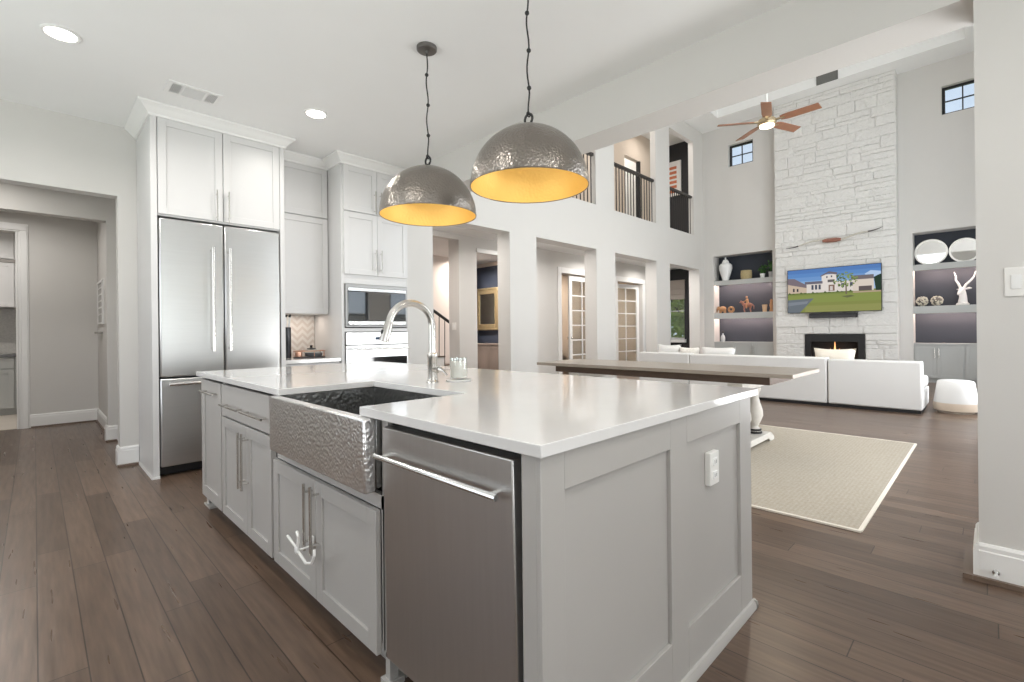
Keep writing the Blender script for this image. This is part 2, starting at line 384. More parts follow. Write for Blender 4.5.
mb = MB(FR((-2.1, 0, 0), (0, 1, 0), (-1, 0, 0))); grid_wall(mb, -3.2, 11.6, 0, 3.05, 0, .12, [(1.3, 4.7, .7, 2.7)]); struct('wall_left', mb, wall_m)
mb = MB(); grid_wall(mb, -2.2, 3.09, 0, 3.05, -3.22, -3.1, [(-1.9, .1, .7, 2.7), (.7, 1.9, .5, 2.6), (2.1, 2.9, .5, 2.6)]); struct('wall_rear', mb, wall_m)
# wall at the right of the kitchen + the beam above the opening
mb = MB(); mb.box(3.09, 3.38, -3.2, .045, 0, 2.70); struct('wall_right', mb, wall_m)
mb = MB(); mb.box(3.09, 3.38, -3.2, 5.70, 2.70, 6.95); struct('wall_beam', mb, wall_m)
# living room
BW = [(4.09, 5.66, -1, 2.85), (6.33, 8.165, -1, 2.85), (8.86, 10.66, -1, 2.85), (11.34, 13.07, -1, 2.85),
      (6.33, 8.165, 3.76, 6.3), (8.85, 10.66, 3.76, 6.3), (11.37, 12.75, 3.76, 6.3)]
mb = MB(); grid_wall(mb, 3.09, 13.75, 0, 3.40, 5.70, 6.0, BW); grid_wall(mb, 3.09, 13.75, 3.40, 6.95, 5.70, 5.84, BW); struct('wall_gallery', mb, wall_m)
mb = MB(); mb.box(3.38, 13.37, -.8, 5.7, 7.05, 7.2)
for b in ((3.38, 4.3, -.8, 5.7), (12.66, 13.37, -.8, 5.7), (4.3, 12.66, -.8, .3), (4.3, 12.66, 5.0, 5.7)): mb.box(*b, 6.7, 7.05)
struct('ceiling_living', mb, ceil_m)
# far wall (x = 13.37) with two display niches and two clerestory windows;  local a = Y
mb = MB(FR((13.37, 0, 0), (0, 1, 0), (1, 0, 0)))
grid_wall(mb, -.8, 5.7, 0, 6.95, 0, .22, [(3.93, 5.43, -1, 3.2), (-.33, 1.17, -1, 3.2), (4.37, 5.0, 5.58, 6.17), (.05, .684, 5.58, 6.17)]); struct('wall_far', mb, wall_m)
for (y0, y1) in ((3.93, 5.43), (-.33, 1.17)):
    mb = MB(); mb.box(13.59, 13.75, y0 - .05, y0, 0, 3.25); mb.box(13.59, 13.75, y1, y1 + .05, 0, 3.25); mb.box(13.59, 13.75, y0 - .05, y1 + .05, 3.2, 3.25); struct('wall_niche_lining', mb, wall_m)
    struct('wall_niche_back', MB().box(13.75, 13.80, y0 - .05, y1 + .05, 0, 3.25), navy_m)
# tall window wall of the living room (out of frame at the right)
mb = MB(); grid_wall(mb, 3.38, 13.75, 0, 6.95, -.82, -.70, [h for xc in (4.75, 6.9, 9.2, 11.5) for h in ((xc - .8, xc + .8, .4, 4.0), (xc - .8, xc + .8, 4.8, 6.0))]); struct('wall_window_side', mb, wall_m)
# gallery behind the openings, ground floor and upper floor
struct('floor_upper', MB().box(3.09, 14.2, 5.84, 11.6, 3.401, 3.74), ceil_m)
GW = [(5.0, 5.77, -1, 2.95), (6.22, 7.7, -1, 2.77), (8.85, 10.3, -1, 2.56), (11.27, 12.6, -1, 2.53)]
struct('ceiling_gallery', MB().box(3.09, 14.2, 6.0, 7.34, 3.05, 3.2), ceil_m)
mb = MB(); grid_wall(mb, 3.09, 14.0, 0, 3.05, 7.2, 7.34, GW); struct('wall_gallery_inner', mb, wall_m)
struct('wall_gallery_start', MB().box(3.09, 3.2, 6.0, 7.2, 0, 3.05), wall_m)
mb = MB(FR((14.0, 0, 0), (0, 1, 0), (1, 0, 0))); grid_wall(mb, 6.0, 7.34, 0, 3.05, 0, .15, [(6.58, 7.12, .9, 2.62)]); struct('wall_gallery_end', mb, char_m)
mb = MB(); grid_wall(mb, 3.09, 14.0, 3.74, 6.9, 7.2, 7.34, [(11.7, 12.56, 3, 6.1)]); struct('wall_upper_inner', mb, sand_m)
struct('wall_upper_end', MB().box(14.0, 14.15, 5.70, 7.34, 3.74, 6.9), char_m)
struct('ceiling_upper', MB().box(3.09, 14.2, 5.84, 9.4, 6.9, 7.0), ceil_m)
mb = MB(); mb.box(11.5, 12.9, 9.0, 9.12, 3.74, 6.9); mb.box(11.4, 11.52, 7.34, 9.0, 3.74, 6.9); mb.box(12.9, 13.02, 7.34, 9.0, 3.74, 6.9); struct('wall_upper_room', mb, trim_m)
# dining room, stairwell and study behind the gallery
mb = MB(); mb.box(8.5, 8.7, 7.34, 10.7, 0, 2.90); struct('wall_dining', mb, blue_m)
struct('wall_dining_frieze', MB().box(8.5, 8.7, 7.34, 10.7, 2.90, 3.0), blush_m)
struct('wall_stair_back', MB().box(3.2, 7.90, 9.3, 9.42, 0, 3.05), blush_m)
mb = MB(); mb.box(7.80, 7.90, 9.42, 10.7, 0, 3.05); mb.box(7.90, 8.70, 10.7, 10.8, 0, 3.05); struct('wall_dining_back', mb, wall_m)
struct('ceiling_rooms', MB().box(3.2, 14.0, 7.34, 10.8, 3.0, 3.05), ceil_m)
struct('wall_stair_pier', MB().box(5.77, 6.22, 7.34, 7.52, 0, 3.05), wall_m)
struct('wall_stair_start', MB().box(3.2, 3.3, 7.34, 9.3, 0, 3.05), blush_m)
mb = MB(); mb.box(8.7, 14.0, 10.6, 10.72, 0, 3.05); struct('wall_study_back', mb, sand_m)
struct('wall_study_side', MB().box(13.9, 14.0, 7.34, 10.6, 0, 3.05), sand_m)
struct('wall_study_divider', MB().box(10.7, 10.8, 7.34, 10.6, 0, 3.05), sand_m)

# baseboards
def base_run(mb, x0, y0, x1, y1, nx, ny, h=.17):
    dx, dy = x1 - x0, y1 - y0; L_ = math.hypot(dx, dy)
    M = FR((x0, y0, 0), (dx / L_, dy / L_, 0), (nx, ny, 0)); old = mb.M; mb.M = M
    mb.prism([(0, 0), (.02, 0), (.02, h - .035), (.016, h - .03), (.016, h - .012), (.008, h), (0, h)], 'x', 0, L_); mb.M = old
for name, runs in {
    'baseboard_kitchen_back': [(.535, 5.52, .668, 5.52, 0, -1), (.535, 5.66, .535, 5.50, -1, 0)],
    'baseboard_hall': [(.57, 6.92, .9, 6.92, 0, -1), (.57, 7.06, .57, 6.90, -1, 0), (-.05, 8.72, .622, 8.72, 0, -1), (.622, 8.70, .622, 7.06, -1, 0)],
    'baseboard_right': [(3.09, .0445, 3.09, -3.1, -1, 0), (3.07, .045, 3.40, .045, 0, 1)],
    'baseboard_gallery': [(5.66, 5.7, 6.33, 5.7, 0, -1), (8.165, 5.7, 8.86, 5.7, 0, -1), (10.66, 5.7, 11.34, 5.7, 0, -1), (13.07, 5.7, 13.37, 5.7, 0, -1), (8.2, 7.2, 8.68, 7.2, 0, -1), (10.45, 7.2, 11.1, 7.2, 0, -1)],
}.items():
    mb = MB()
    for r in runs: base_run(mb, *r)
    struct(name, mb, trim_m)
mb = MB()                                                                # dark shoe under the right wall's baseboard and in the hall
mb.box(3.05, 3.0695, -3.1, .0655, 0, .022); mb.box(3.05, 3.42, .066, .10, 0, .022); mb.box(.512, .668, 5.465, 5.50, 0, .018); mb.box(.545, .64, 6.865, 6.9, 0, .018); mb.box(-.04, .60, 8.685, 8.70, 0, .018); mb.box(.585, .602, 7.08, 8.69, 0, .018)
struct('trim_floor_shoe', mb, P('floor-stained shoe', (.17, .12, .09), .4))
# door casing to the pantry
mb = MB()
for dx0, dx1, b, zt_ in ((-.144, -.048, 8.695, 2.5), (-.12, -.06, 8.68, 2.52)): mb.box(dx0, dx1, b, 8.7195, 0, zt_)
for z0, z1, b, xe in ((2.501, 2.605, 8.695, -.048), (2.5205, 2.58, 8.68, -.06)): mb.box(-1.1, xe, b, 8.7195, z0, z1)
mb.box(-.165, -.145, 8.70, 8.88, 0, 2.5)
struct('trim_pantry_casing', mb, trim_m, bevel=.004)
# french door casings (gallery)
def casing(name, x0, x1, z1, y=7.2):
    mb = MB(); mb.box(x0 - .13, x0, y - .025, y, 0, z1 + .13); mb.box(x1, x1 + .13, y - .025, y, 0, z1 + .13); mb.box(x0, x1, y - .025, y, z1, z1 + .13); struct(name, mb, trim_m, bevel=.004)
casing('trim_study_casing', 8.85, 10.3, 2.56); casing('trim_office_casing', 11.27, 12.6, 2.53)
mb = MB(); mb.box(6.2, 7.75, 7.16, 7.2, 2.75, 2.83); struct('trim_dining_header', mb, trim_m)

# ================================================================== KITCHEN ISLAND
ICX, IY0 = .80, .72
FI = faceX(.82, 0)          # island front carcass plane: local a = -Y, b outward (-X)
def carcass(F, parent, a0, a1, depth, c0, c1, mat, back=True, top=False, t=.018, name='carcass'):
    mb = MB(F); mb.box(a0, a0 + t, -depth, 0, c0, c1); mb.box(a1 - t, a1, -depth, 0, c0, c1); mb.box(a0 + t, a1 - t, -depth, 0, c0, c0 + t)
    if back: mb.box(a0 + t, a1 - t, -depth, -depth + t, c0 + t, c1)
    if top: mb.box(a0 + t, a1 - t, -depth, 0, c1 - t, c1)
    return mb.build(name, mat, parent)
ZB = .088
# 1 narrow pull-out unit
t = thing('base_cabinet', 'narrow grey island cabinet with one short horizontal pull, nearest the fridge', 'cabinet', (1.1, 3.55, 0))
carcass(FI, t, -3.80, -3.325, .56, .105, .884, isl_m)
d = door(FI, t, -3.795, -3.326, ZB, .868, 0, isl_m, st=.075)
bar_handle(FI, d, -3.53, .798, .02, .30, False)
MB(FI).box(-3.80, -3.325, -.08, -.06, 0, .105).build('toe_kick', isl_m, t)
mbf = MB(FI); mbf.box(-3.84, -3.79, -.05, -.015, 0, .105); mbf.box(-3.845, -3.70, -.055, -.0, 0, .012); mbf.build('corner_foot', isl_m, t)
# 2 drawer over doors unit
t = thing('base_cabinet', 'grey island cabinet with a wide drawer on two pulls above two doors', 'cabinet', (1.1, 2.87, 0))
carcass(FI, t, -3.322, -2.44, .56, .105, .884, isl_m)
d = MB(FI).box(-3.30, -2.452, 0, .02, .682, .868).build('drawer', isl_m, t, bevel=.002)
bar_handle(FI, d, -3.04, .755, .02, .34, False); bar_handle(FI, d, -2.645, .755, .02, .34, False)
for a0, a1, h in ((-3.30, -2.824, -2.852), (-2.820, -2.452, -2.792)):
    d = door(FI, t, a0, a1, ZB, .672, 0, isl_m); bar_handle(FI, d, h, .492, .02, .30)
MB(FI).box(-3.322, -2.44, -.08, -.06, 0, .105).build('toe_kick', isl_m, t)
# 3 sink unit
t = thing('base_cabinet', 'grey island cabinet under the apron sink, two doors held by a white child latch', 'cabinet', (1.1, 1.93, 0))
carcass(FI, t, -2.437, -1.432, .56, .105, .62, isl_m)
mbf = MB(FI); mbf.box(-2.437, -2.345, -.02, 0, .62, .884); mbf.box(-1.442, -1.405, -.02, .0, .09, .884); mbf.box(-2.437, -1.432, -.02, 0, .575, .622); mbf.build('face_frame', isl_m, t)
for a0, a1, h in ((-2.422, -1.942, -1.968), (-1.938, -1.455, -1.905)):
    d = door(FI, t, a0, a1, ZB, .572, 0, isl_m); bar_handle(FI, d, h, .425, .02, .27)
MB(FI).box(-2.437, -1.405, -.08, -.06, 0, .105).build('toe_kick', isl_m, t)
mbf = MB(FI); mbf.box(-1.432, -1.405, -.03, 0, 0, .105); mbf.box(-1.445, -1.395, -.05, .012, 0, .02); mbf.build('corner_foot', isl_m, t)
# child latch hooked round the two handles
mb = MB(FI)
zc = .30
mb.tube([(-2.091, .075, zc + .02), (-2.014, .08, zc + .012), (-1.975, .078, zc)], .0055, 8)
mb.tube([(-1.991, .074, zc + .065), (-1.961, .08, zc + .055), (-1.964, .08, zc + .03), (-1.980, .08, zc)], .006, 8)
mb.tube([(-1.980, .08, zc), (-1.936, .08, zc - .012), (-1.882, .082, zc - .024), (-1.835, .08, zc - .008), (-1.809, .078, zc + .03), (-1.822, .074, zc + .045)], .0055, 8)
mb.ball((-1.975, .082, zc), (.016, .008, .018))
mb.box(-1.950, -1.932, .030, .045, zc + .02, zc + .05)
mb.tube([(-1.924, .045, zc + .02), (-1.944, .06, zc + .01), (-1.970, .074, zc)], .004, 6)
tag(mb.build('child_latch', plastic_m), 'white plastic child latch hooked around two sink cabinet handles', 'latch')
# 4 dishwasher
t = thing('dishwasher', 'stainless dishwasher with a long bar handle at the island corner', 'dishwasher', (1.1, 1.1, 0))
MB(FI).box(-1.400, -.790, -.56, -.03, .105, .872).build('tub', black_m, t)
mb = MB(FI); mb.hexa([(-1.398, -.028, .11), (-.793, -.028, .11), (-.793, .018, .11), (-1.398, .018, .11), (-1.398, -.028, .862), (-.802, -.028, .862), (-.802, .022, .862), (-1.398, .022, .862)])
dd = mb.build('door', steelv_m, t, bevel=.004)
bar_handle(FI, dd, -1.115, .772, .020, .57, False, r=.0085, off=.030, mat=chrome_m, end=.03)
MB(FI).box(-1.40, -.80, -.10, -.07, .0, .105).build('toe_kick', black_m, t)
# 5 end panel + back of the island
t = thing('island_end_panel', 'grey framed end panel closing the right end and back of the island', 'panel', (1.45, .76, 0))
mb = MB(); mb.box(.80, 2.125, .729, .775, .0, .884)
mb.box(.80, .885, .715, .729, 0, .884); mb.box(1.414, 1.53, .715, .729, 0, .884); mb.box(2.005, 2.125, .715, .729, 0, .884)
for x0, x1 in ((.885, 1.414), (1.53, 2.005)): mb.box(x0, x1, .715, .729, .79, .884); mb.box(x0, x1, .715, .729, 0, .175)
mb.build('panel', isl_m, t, bevel=.0015)
mb = MB(); mb.box(2.085, 2.105, .776, 3.80, 0, .884); mb.box(1.4, 2.085, 3.78, 3.80, 0, .884); mb.build('back_panel', isl_m, t)
mb = MB(); mb.prism([(.715, 0), (.697, 0), (.697, .012), (.707, .03), (.715, .032)], 'x', .80, 2.142); mb.prism([(2.125, 0), (2.143, 0), (2.143, .012), (2.133, .03), (2.125, .032)], 'y', .697, .775); mb.build('shoe_molding', isl_m, t)
# outlet on the end panel
t = thing('power_outlet', 'white double outlet on the grey island end panel', 'outlet', (1.735, .715, .665))
MB().box(1.697, 1.773, .707, .7285, .607, .725).build('cover_plate', plastic_m, t, bevel=.003)
for zz in (.642, .69):
    mb = MB(); mb.lathe([(.0, .0015), (.016, .0015), (.017, 0)], (0, 0, 0), 16, 'y'); mb.bm.free()
    mb = MB(); mb.box(1.719, 1.751, .704, .708, zz - .014, zz + .014); s_ = mb.build('socket', white_m, t, bevel=.004)
    mb = MB(); mb.box(1.727, 1.729, .7035, .705, zz - .006, zz + .006); mb.box(1.741, 1.743, .7035, .705, zz - .006, zz + .006); mb.build('slot', black_m, s_)
# countertop
mb = MB(); mb.prism([(.785, .70), (2.172, .70), (2.172, 3.87), (.785, 3.87), (.785, 2.30), (1.262, 2.30), (1.262, 1.53), (.785, 1.53)], 'z', .885, .915)
tag(mb.build('countertop', quartz_m, bevel=.0025), 'white quartz worktop of the kitchen island with a cut-out for the sink', 'countertop')
# apron sink
t = thing('farmhouse_sink', 'hammered metal apron-front sink set into the white island worktop', 'sink', (1.0, 1.9, .63))
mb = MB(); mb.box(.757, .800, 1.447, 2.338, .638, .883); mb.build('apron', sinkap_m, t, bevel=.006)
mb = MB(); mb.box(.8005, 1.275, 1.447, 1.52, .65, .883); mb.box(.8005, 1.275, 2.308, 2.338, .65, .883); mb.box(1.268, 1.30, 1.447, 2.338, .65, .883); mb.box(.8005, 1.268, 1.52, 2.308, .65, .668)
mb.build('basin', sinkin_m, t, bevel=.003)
mb = MB(); mb.lathe([(.045, .668), (.045, .672), (.03, .672), (.02, .669)], (1.06, 1.92, 0), 20); mb.build('drain', chrome_m, t)
# faucet
t = thing('kitchen_faucet', 'brushed nickel gooseneck faucet standing behind the apron sink', 'faucet', (1.415, 1.985, .915))
mb = MB(); mb.lathe([(.030, .915), (.030, .922), (.025, .928), (.0245, 1.03), (.027, 1.035), (.027, 1.06), (.0225, 1.066)], (1.415, 1.985, 0), 24); mb.build('base', nickel_m, t)
pts = [(1.415, 1.985, 1.06), (1.415, 1.985, 1.15)]
for k in range(0, 17):
    a = PI * k / 16 * .93; R_ = .116
    pts.append((1.415 - R_ + R_ * math.cos(a), 1.985 + .02 * (1 - math.cos(a)) / 2, 1.195 + R_ * 1.0 * math.sin(a)))
MB().tube(pts, .0175, 16).build('spout', nickel_m, t)
e = Vector(pts[-1]); dn = (Vector(pts[-1]) - Vector(pts[-2])).normalized()
mb = MB(); mb.tube([e, e + dn * .02, e + dn * .07, e + dn * .098], [.018, .0205, .023, .022], 16); sp = mb.build('spray_head', nickel_m, t)
mb = MB(); mb.ball(tuple(e + dn * .055 + Vector((-.021, 0, 0))), (.005, .009, .016)); mb.build('button', black_m, sp)
mb = MB(); mb.cyl((1.415, 1.985, .985), (1.415, 1.93, .985), .019, 16); mb.tube([(1.415, 1.928, .985), (1.42, 1.905, .978), (1.43, 1.885, .955)], [.012, .008, .006], 10); mb.build('handle', nickel_m, t)
# candle jar on its glass coaster
t = thing('candle_jar', 'clear ribbed candle jar with pale wax on the island worktop beside the faucet', 'candle', (1.55, 1.945, .924))
mb = MB(); mb.lathe([(.043, .924), (.045, .93), (.045, 1.035), (.042, 1.035), (.042, .935), (.0, .935)], (1.55, 1.945, 0), 28); mb.build('jar', pane_m, t)
mb = MB(); mb.lathe([(.0, .9355), (.0415, .9355), (.0415, 1.015), (.0, 1.015)], (1.55, 1.945, 0), 24); mb.build('wax', P('pale wax', (.82, .76, .70), .5), t)
MB().cyl((1.55, 1.945, 1.015), (1.55, 1.945, 1.025), .0015, 6).build('wick', black_m, t)
mb = MB(); mb.lathe([(.064, .9155), (.067, .9175), (.067, .9225), (.064, .924), (.0, .924)], (1.55, 1.945, 0), 28); tag(mb.build('glass_coaster', P('frosted glass', (.80, .80, .79), .2, coat=.4)), 'round pale glass coaster beneath the candle jar', 'coaster')

# ================================================================== FRIDGE WALL
FK = faceY(0, 4.82)
# tall surround of the fridge
t = thing('fridge_cabinet', 'tall white cabinet surround with two doors above the built-in fridge', 'cabinet', (1.2, 5.15, 0))
mb = MB(); mb.box(.672, .716, 4.80, 5.515, 0, 2.98); mb.box(1.672, 1.712, 4.80, 5.515, 0, 2.98); mb.box(.716, 1.672, 4.822, 5.515, 2.155, 2.98); mb.build('carcass', cab_m, t, bevel=.002)
mb = MB(); mb.prism([(.660, 0), (.672, 0), (.672, .02), (.664, .03), (.66, .015)], 'y', 4.79, 5.51); mb.box(.66, .716, 4.788, 4.80, 0, .018); mb.build('shoe_molding', trim_m, t)
for a0, a1, h in ((.722, 1.190, 1.140), (1.196, 1.668, 1.232)):
    d = door(FK, t, a0, a1, 2.168, 2.955, 0, cab_m); bar_handle(FK, d, h, 2.30, .02, .27)
def crown(parent, path, z0=2.955, z1=3.048, pr=.085, mat=trim_m):
    # path of corner points (x,y,outx,outy) : section swept, mitred
    prof = [(0, 0), (.012, 0), (.014, .018), (.024, .026), (.05, .05), (.068, .070), (pr, .078), (pr, z1 - z0), (0, z1 - z0)]
    mb = MB(); rings = [[mb.v((x + ox * p, y + oy * p, z0 + q)) for p, q in prof] for x, y, ox, oy in path]
    n = len(prof)
    for A, B in zip(rings, rings[1:]):
        for k in range(n): mb.f([A[k], A[(k + 1) % n], B[(k + 1) % n], B[k]])
    mb.f(rings[0][::-1]); mb.f(rings[-1]); return struct('trim_crown', mb, mat)
crown(t, [(.672, 5.515, -1, 0), (.672, 4.80, -1, -1), (1.712, 4.80, 1, -1), (1.712, 5.10, 1, 0)])
# fridge
t = thing('refrigerator', 'built-in stainless french-door refrigerator with a bottom freezer drawer', 'refrigerator', (1.195, 5.15, 0))
MB().box(.724, 1.664, 4.86, 5.50, .02, 2.14).build('body', black_m, t)
FF = faceY(0, 4.85)
for a0, a1, h in ((.724, 1.191, 1.098), (1.197, 1.664, 1.228)):
    d = MB(FF).box(a0, a1, 0, .055, .822, 2.135).build('door', steel_m, t, bevel=.012)
    hb = MB(FF); hb.tube([(h, .055, 1.90), (h, .115, 1.90)], .012, 10); hb.tube([(h, .055, 1.05), (h, .115, 1.05)], .012, 10); hb.cyl((h, .115, 1.025), (h, .115, 1.925), .0145, 14); hb.build('handle', nickel_m, d)
d = MB(FF).box(.724, 1.664, 0, .055, .085, .808).build('freezer_drawer', steel_m, t, bevel=.010)
hb = MB(FF); hb.cyl((.80, .055, .765), (.80, .115, .765), .012); hb.cyl((1.59, .055, .765), (1.59, .115, .765), .012); hb.cyl((.775, .115, .765), (1.615, .115, .765), .0145, 14); hb.build('handle', chrome_m, d)
MB().box(.724, 1.664, 4.90, 4.92, .0, .08).build('toe_grille', black_m, t)
# set-back uppers between fridge and oven tower
FU = faceY(0, 5.14)
t = thing('upper_cabinet', 'set-back white upper cabinet between the fridge surround and the oven tower', 'cabinet', (2.0, 5.3, 1.38))
MB().box(1.716, 2.282, 5.142, 5.515, 1.38, 2.98).build('carcass', cab_m, t)
d = door(FU, t, 1.76, 2.278, 2.425, 2.955, 0, cab_m); d = door(FU, t, 1.76, 2.278, 1.385, 2.412, 0, cab_m)
crown(t, [(1.716, 5.12, 0, -1), (2.28, 5.12, 0, -1)], pr=.06)
t = thing('base_cabinet', 'white base cabinet under the chevron-tiled coffee nook', 'cabinet', (2.0, 5.1, 0))
MB().box(1.716, 2.282, 4.88, 5.515, .1, .874).build('carcass', cab_m, t); MB().box(1.716, 2.282, 4.95, 4.97, 0, .1).build('toe_kick', cab_m, t)
d = door(faceY(0, 4.879), t, 1.72, 2.278, .105, .868, 0, cab_m)
tag(MB().box(1.716, 2.282, 4.835, 5.505, .876, .912).build('countertop', quartz_m, bevel=.002), 'short white worktop of the coffee nook beside the fridge', 'countertop')
struct('trim_backsplash', MB().box(1.716, 2.282, 5.506, 5.516, .913, 1.378), chevron_m)
area('under_cabinet_light', (2.0, 5.33, 1.37), (0, 0, 0), .45, .06, 1.0, (1, .86, .74))
# coffee nook: canister with utensils, gallery tray
t = thing('utensil_canister', 'tall black canister holding two white utensils with dark tips', 'canister', (1.888, 5.25, .914))
mb = MB(); mb.lathe([(.036, .914), (.038, .92), (.038, 1.235), (.034, 1.24), (.034, 1.20), (0, 1.20)], (1.888, 5.25, 0), 20); mb.build('canister', P('black enamel', (.02, .022, .028), .25), t)
for dx in (-.017, .022):
    mb = MB(); mb.tube([(1.888 + dx * .6, 5.25, 1.21), (1.888 + dx, 5.25, 1.345)], [.011, .014], 10); u_ = mb.build('utensil', white_m, t)
    mb = MB(); mb.tube([(1.888 + dx, 5.25, 1.345), (1.888 + dx + .01, 5.25, 1.365), (1.888 + dx + .016, 5.25, 1.372)], [.013, .012, .008], 10); mb.build('tip', black_m, u_)
t = thing('serving_tray', 'oval dark tray with a copper gallery rail in the coffee nook', 'tray', (2.08, 5.2, .913))
mb = MB(); mb.prism([(2.10 + .165 * math.cos(2 * PI * k / 32), 5.2 + .13 * math.sin(2 * PI * k / 32)) for k in range(32)], 'z', .914, .924); mb.build('base', P('smoked tray', (.05, .045, .045), .3), t)
mb = MB(); rr = [(2.10 + .163 * math.cos(2 * PI * k / 32), 5.2 + .128 * math.sin(2 * PI * k / 32)) for k in range(33)]
mb.tube([(*p, .985) for p in rr], .004, 8); [mb.cyl((*rr[k], .92), (*rr[k], .985), .003, 6) for k in range(0, 32, 4)]; mb.build('gallery_rail', copper_m, t)
t = thing('butter_dish', 'flat grey lidded dish with a black knob standing in the copper-railed tray', 'dish', (2.10, 5.2, .924))
mb = MB(); mb.lathe([(.07, .925), (.088, .93), (.092, .96), (.088, .965), (.0, .972)], (2.145, 5.2, 0), 24); mb.build('dish', P('grey stoneware', (.10, .11, .12), .4), t)
mb = MB(); mb.lathe([(.088, .966), (.08, .985), (.04, 1.0), (.01, 1.004)], (2.13, 5.2, 0), 24); l_ = mb.build('lid', P('clouded glass lid', (.45, .44, .40), .25), t)
mb = MB(); mb.lathe([(.045, 1.004), (.045, 1.012), (.015, 1.016), (.012, 1.03), (.018, 1.04), (.0, 1.05)], (2.12, 5.2, 0), 16); mb.build('knob', black_m, l_)
t = tag(MB().lathe([(.03, .9245), (.034, .93), (.034, .97), (.028, .974), (.028, .94), (0, .94)], (1.985, 5.2, 0), 20).build('copper_bowl', copper_m), 'small copper bowl at the left end of the copper-railed tray', 'bowl')
# oven tower
t = thing('oven_tower', 'tall white cabinet tower with four upper doors housing microwave and oven', 'cabinet', (2.7, 5.15, 0))
mb = MB(); mb.box(2.288, 2.318, 4.82, 5.515, 0, 2.98); mb.box(3.078, 3.088, 4.82, 5.515, 0, 2.98); mb.box(2.318, 3.078, 4.822, 5.515, 1.76, 2.98); mb.box(2.318, 3.078, 4.822, 5.515, 1.185, 1.225); mb.box(2.318, 3.078, 4.822, 5.515, 0.1, .44); mb.box(2.318, 3.078, 4.822, 4.84, 1.70, 1.76); mb.build('carcass', cab_m, t, bevel=.002)
for c0, c1, hz in ((2.475, 2.955, 2.60), (1.80, 2.462, 1.955)):
    for a0, a1, h in ((2.312, 2.697, 2.667), (2.701, 3.085, 2.735)):
        d = door(FK, t, a0, a1, c0, c1, 0, cab_m); bar_handle(FK, d, h, hz, .02, .25)
d = door(FK, t, 2.312, 3.085, .11, .43, 0, cab_m); bar_handle(FK, d, 2.70, .33, .02, .3, False)
crown(t, [(2.288, 5.14, -1, 0), (2.288, 4.80, -1, -1), (3.088, 4.80, 0, -1)])
# microwave
t = thing('microwave', 'built-in microwave with a black glass door in the oven tower', 'microwave', (2.7, 5.0, 1.23))
MB().box(2.33, 3.066, 4.86, 5.4, 1.235, 1.69).build('body', black_m, t)
mb = MB(FK); mb.box(2.322, 3.074, -.03, .022, 1.235, 1.255); mb.box(2.322, 3.074, -.03, .022, 1.66, 1.695); mb.box(2.322, 2.345, -.03, .022, 1.255, 1.66); mb.box(3.05, 3.074, -.03, .022, 1.255, 1.66)
mb.build('trim_frame', P('satin steel', (.36, .36, .355), .5, .6), t, bevel=.002)
mirgl = P('reflective black glass', (.01, .012, .014), .03, coat=1.0, ior=3.2)
MB(FK).box(2.346, 3.049, -.025, .03, 1.306, 1.615).build('door', mirgl, t, bevel=.003)
mb = MB(FK); mb.box(2.346, 3.049, -.02, .036, 1.258, 1.300); mb.box(2.346, 3.049, -.02, .032, 1.62, 1.658); mb.build('trim_bar', chrome_m, t, bevel=.003)
# oven
t = thing('oven', 'built-in stainless wall oven under the microwave', 'oven', (2.7, 5.0, .45))
MB().box(2.33, 3.066, 4.86, 5.4, .45, 1.18).build('body', black_m, t)
MB(FK).box(2.322, 3.074, -.03, .025, 1.045, 1.178).build('control_panel', steel_m, t, bevel=.003)
MB(FK).box(2.66, 2.79, .0251, .0275, 1.095, 1.125).build('display', E('oven display', (.06, .10, .16), .6), t)
d = MB(FK).box(2.322, 3.074, -.03, .025, .455, 1.038).build('door', steel_m, t, bevel=.003)
MB(FK).box(2.335, 3.06, .0252, .028, .52, .905).build('window', blackgl_m, d)
hb = MB(FK); hb.cyl((2.35, .075, 1.0), (3.046, .075, 1.0), .011, 14); hb.cyl((2.39, .02, 1.0), (2.39, .075, 1.0), .009); hb.cyl((3.0, .02, 1.0), (3.0, .075, 1.0), .009); hb.build('handle', chrome_m, d)

# ================================================================== CEILING FIXTURES
def downlight(x, y, z, label, power, group=None):
    t = thing('recessed_light', label, 'ceiling light', (x, y, z))
    mb = MB(); mb.lathe([(.075, z - .001), (.098, z - .001), (.098, z - .006), (.09, z - .010), (.078, z - .008)], (x, y, 0), 32, close=True); mb.build('trim_ring', trim_m, t)
    mb = MB(); mb.lathe([(.077, z - .001), (.077, z - .004), (.0, z - .0045)], (x, y, 0), 32); mb.build('lens', led_m, t)
    l_ = lamp_down(x, y, z - .014, power); return t
downlight(.13, 4.07, 3.05, 'lit round recessed ceiling light at the left, in front of the hall opening', 14)
downlight(1.716, 4.06, 3.05, 'lit round recessed ceiling light in front of the set-back upper cabinets', 9)
for x, y in ((.13, 1.9), (.13, -.4), (1.7, -.4), (1.7, -2.0), (.13, -2.0)): lamp_down(x, y, 3.03, 7)
t = thing('ceiling_vent', 'white rectangular ceiling register with three louvre fields above the fridge', 'vent', (.89, 4.36, 3.05))
mb = MB(); x0, x1, y0, y1 = .712, 1.066, 4.25, 4.48
for b in ((x0, x1, y0, y0 + .03), (x0, x1, y1 - .03, y1), (x0, x0 + .03, y0 + .03, y1 - .03), (x1 - .03, x1, y0 + .03, y1 - .03), (x0 + .095, x0 + .11, y0 + .03, y1 - .03), (x1 - .11, x1 - .095, y0 + .03, y1 - .03)): mb.box(*b, 3.040, 3.049)
mb.build('frame', trim_m, t)
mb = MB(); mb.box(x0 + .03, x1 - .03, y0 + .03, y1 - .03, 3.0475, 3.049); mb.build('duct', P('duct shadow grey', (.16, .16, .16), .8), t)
mb = MB()
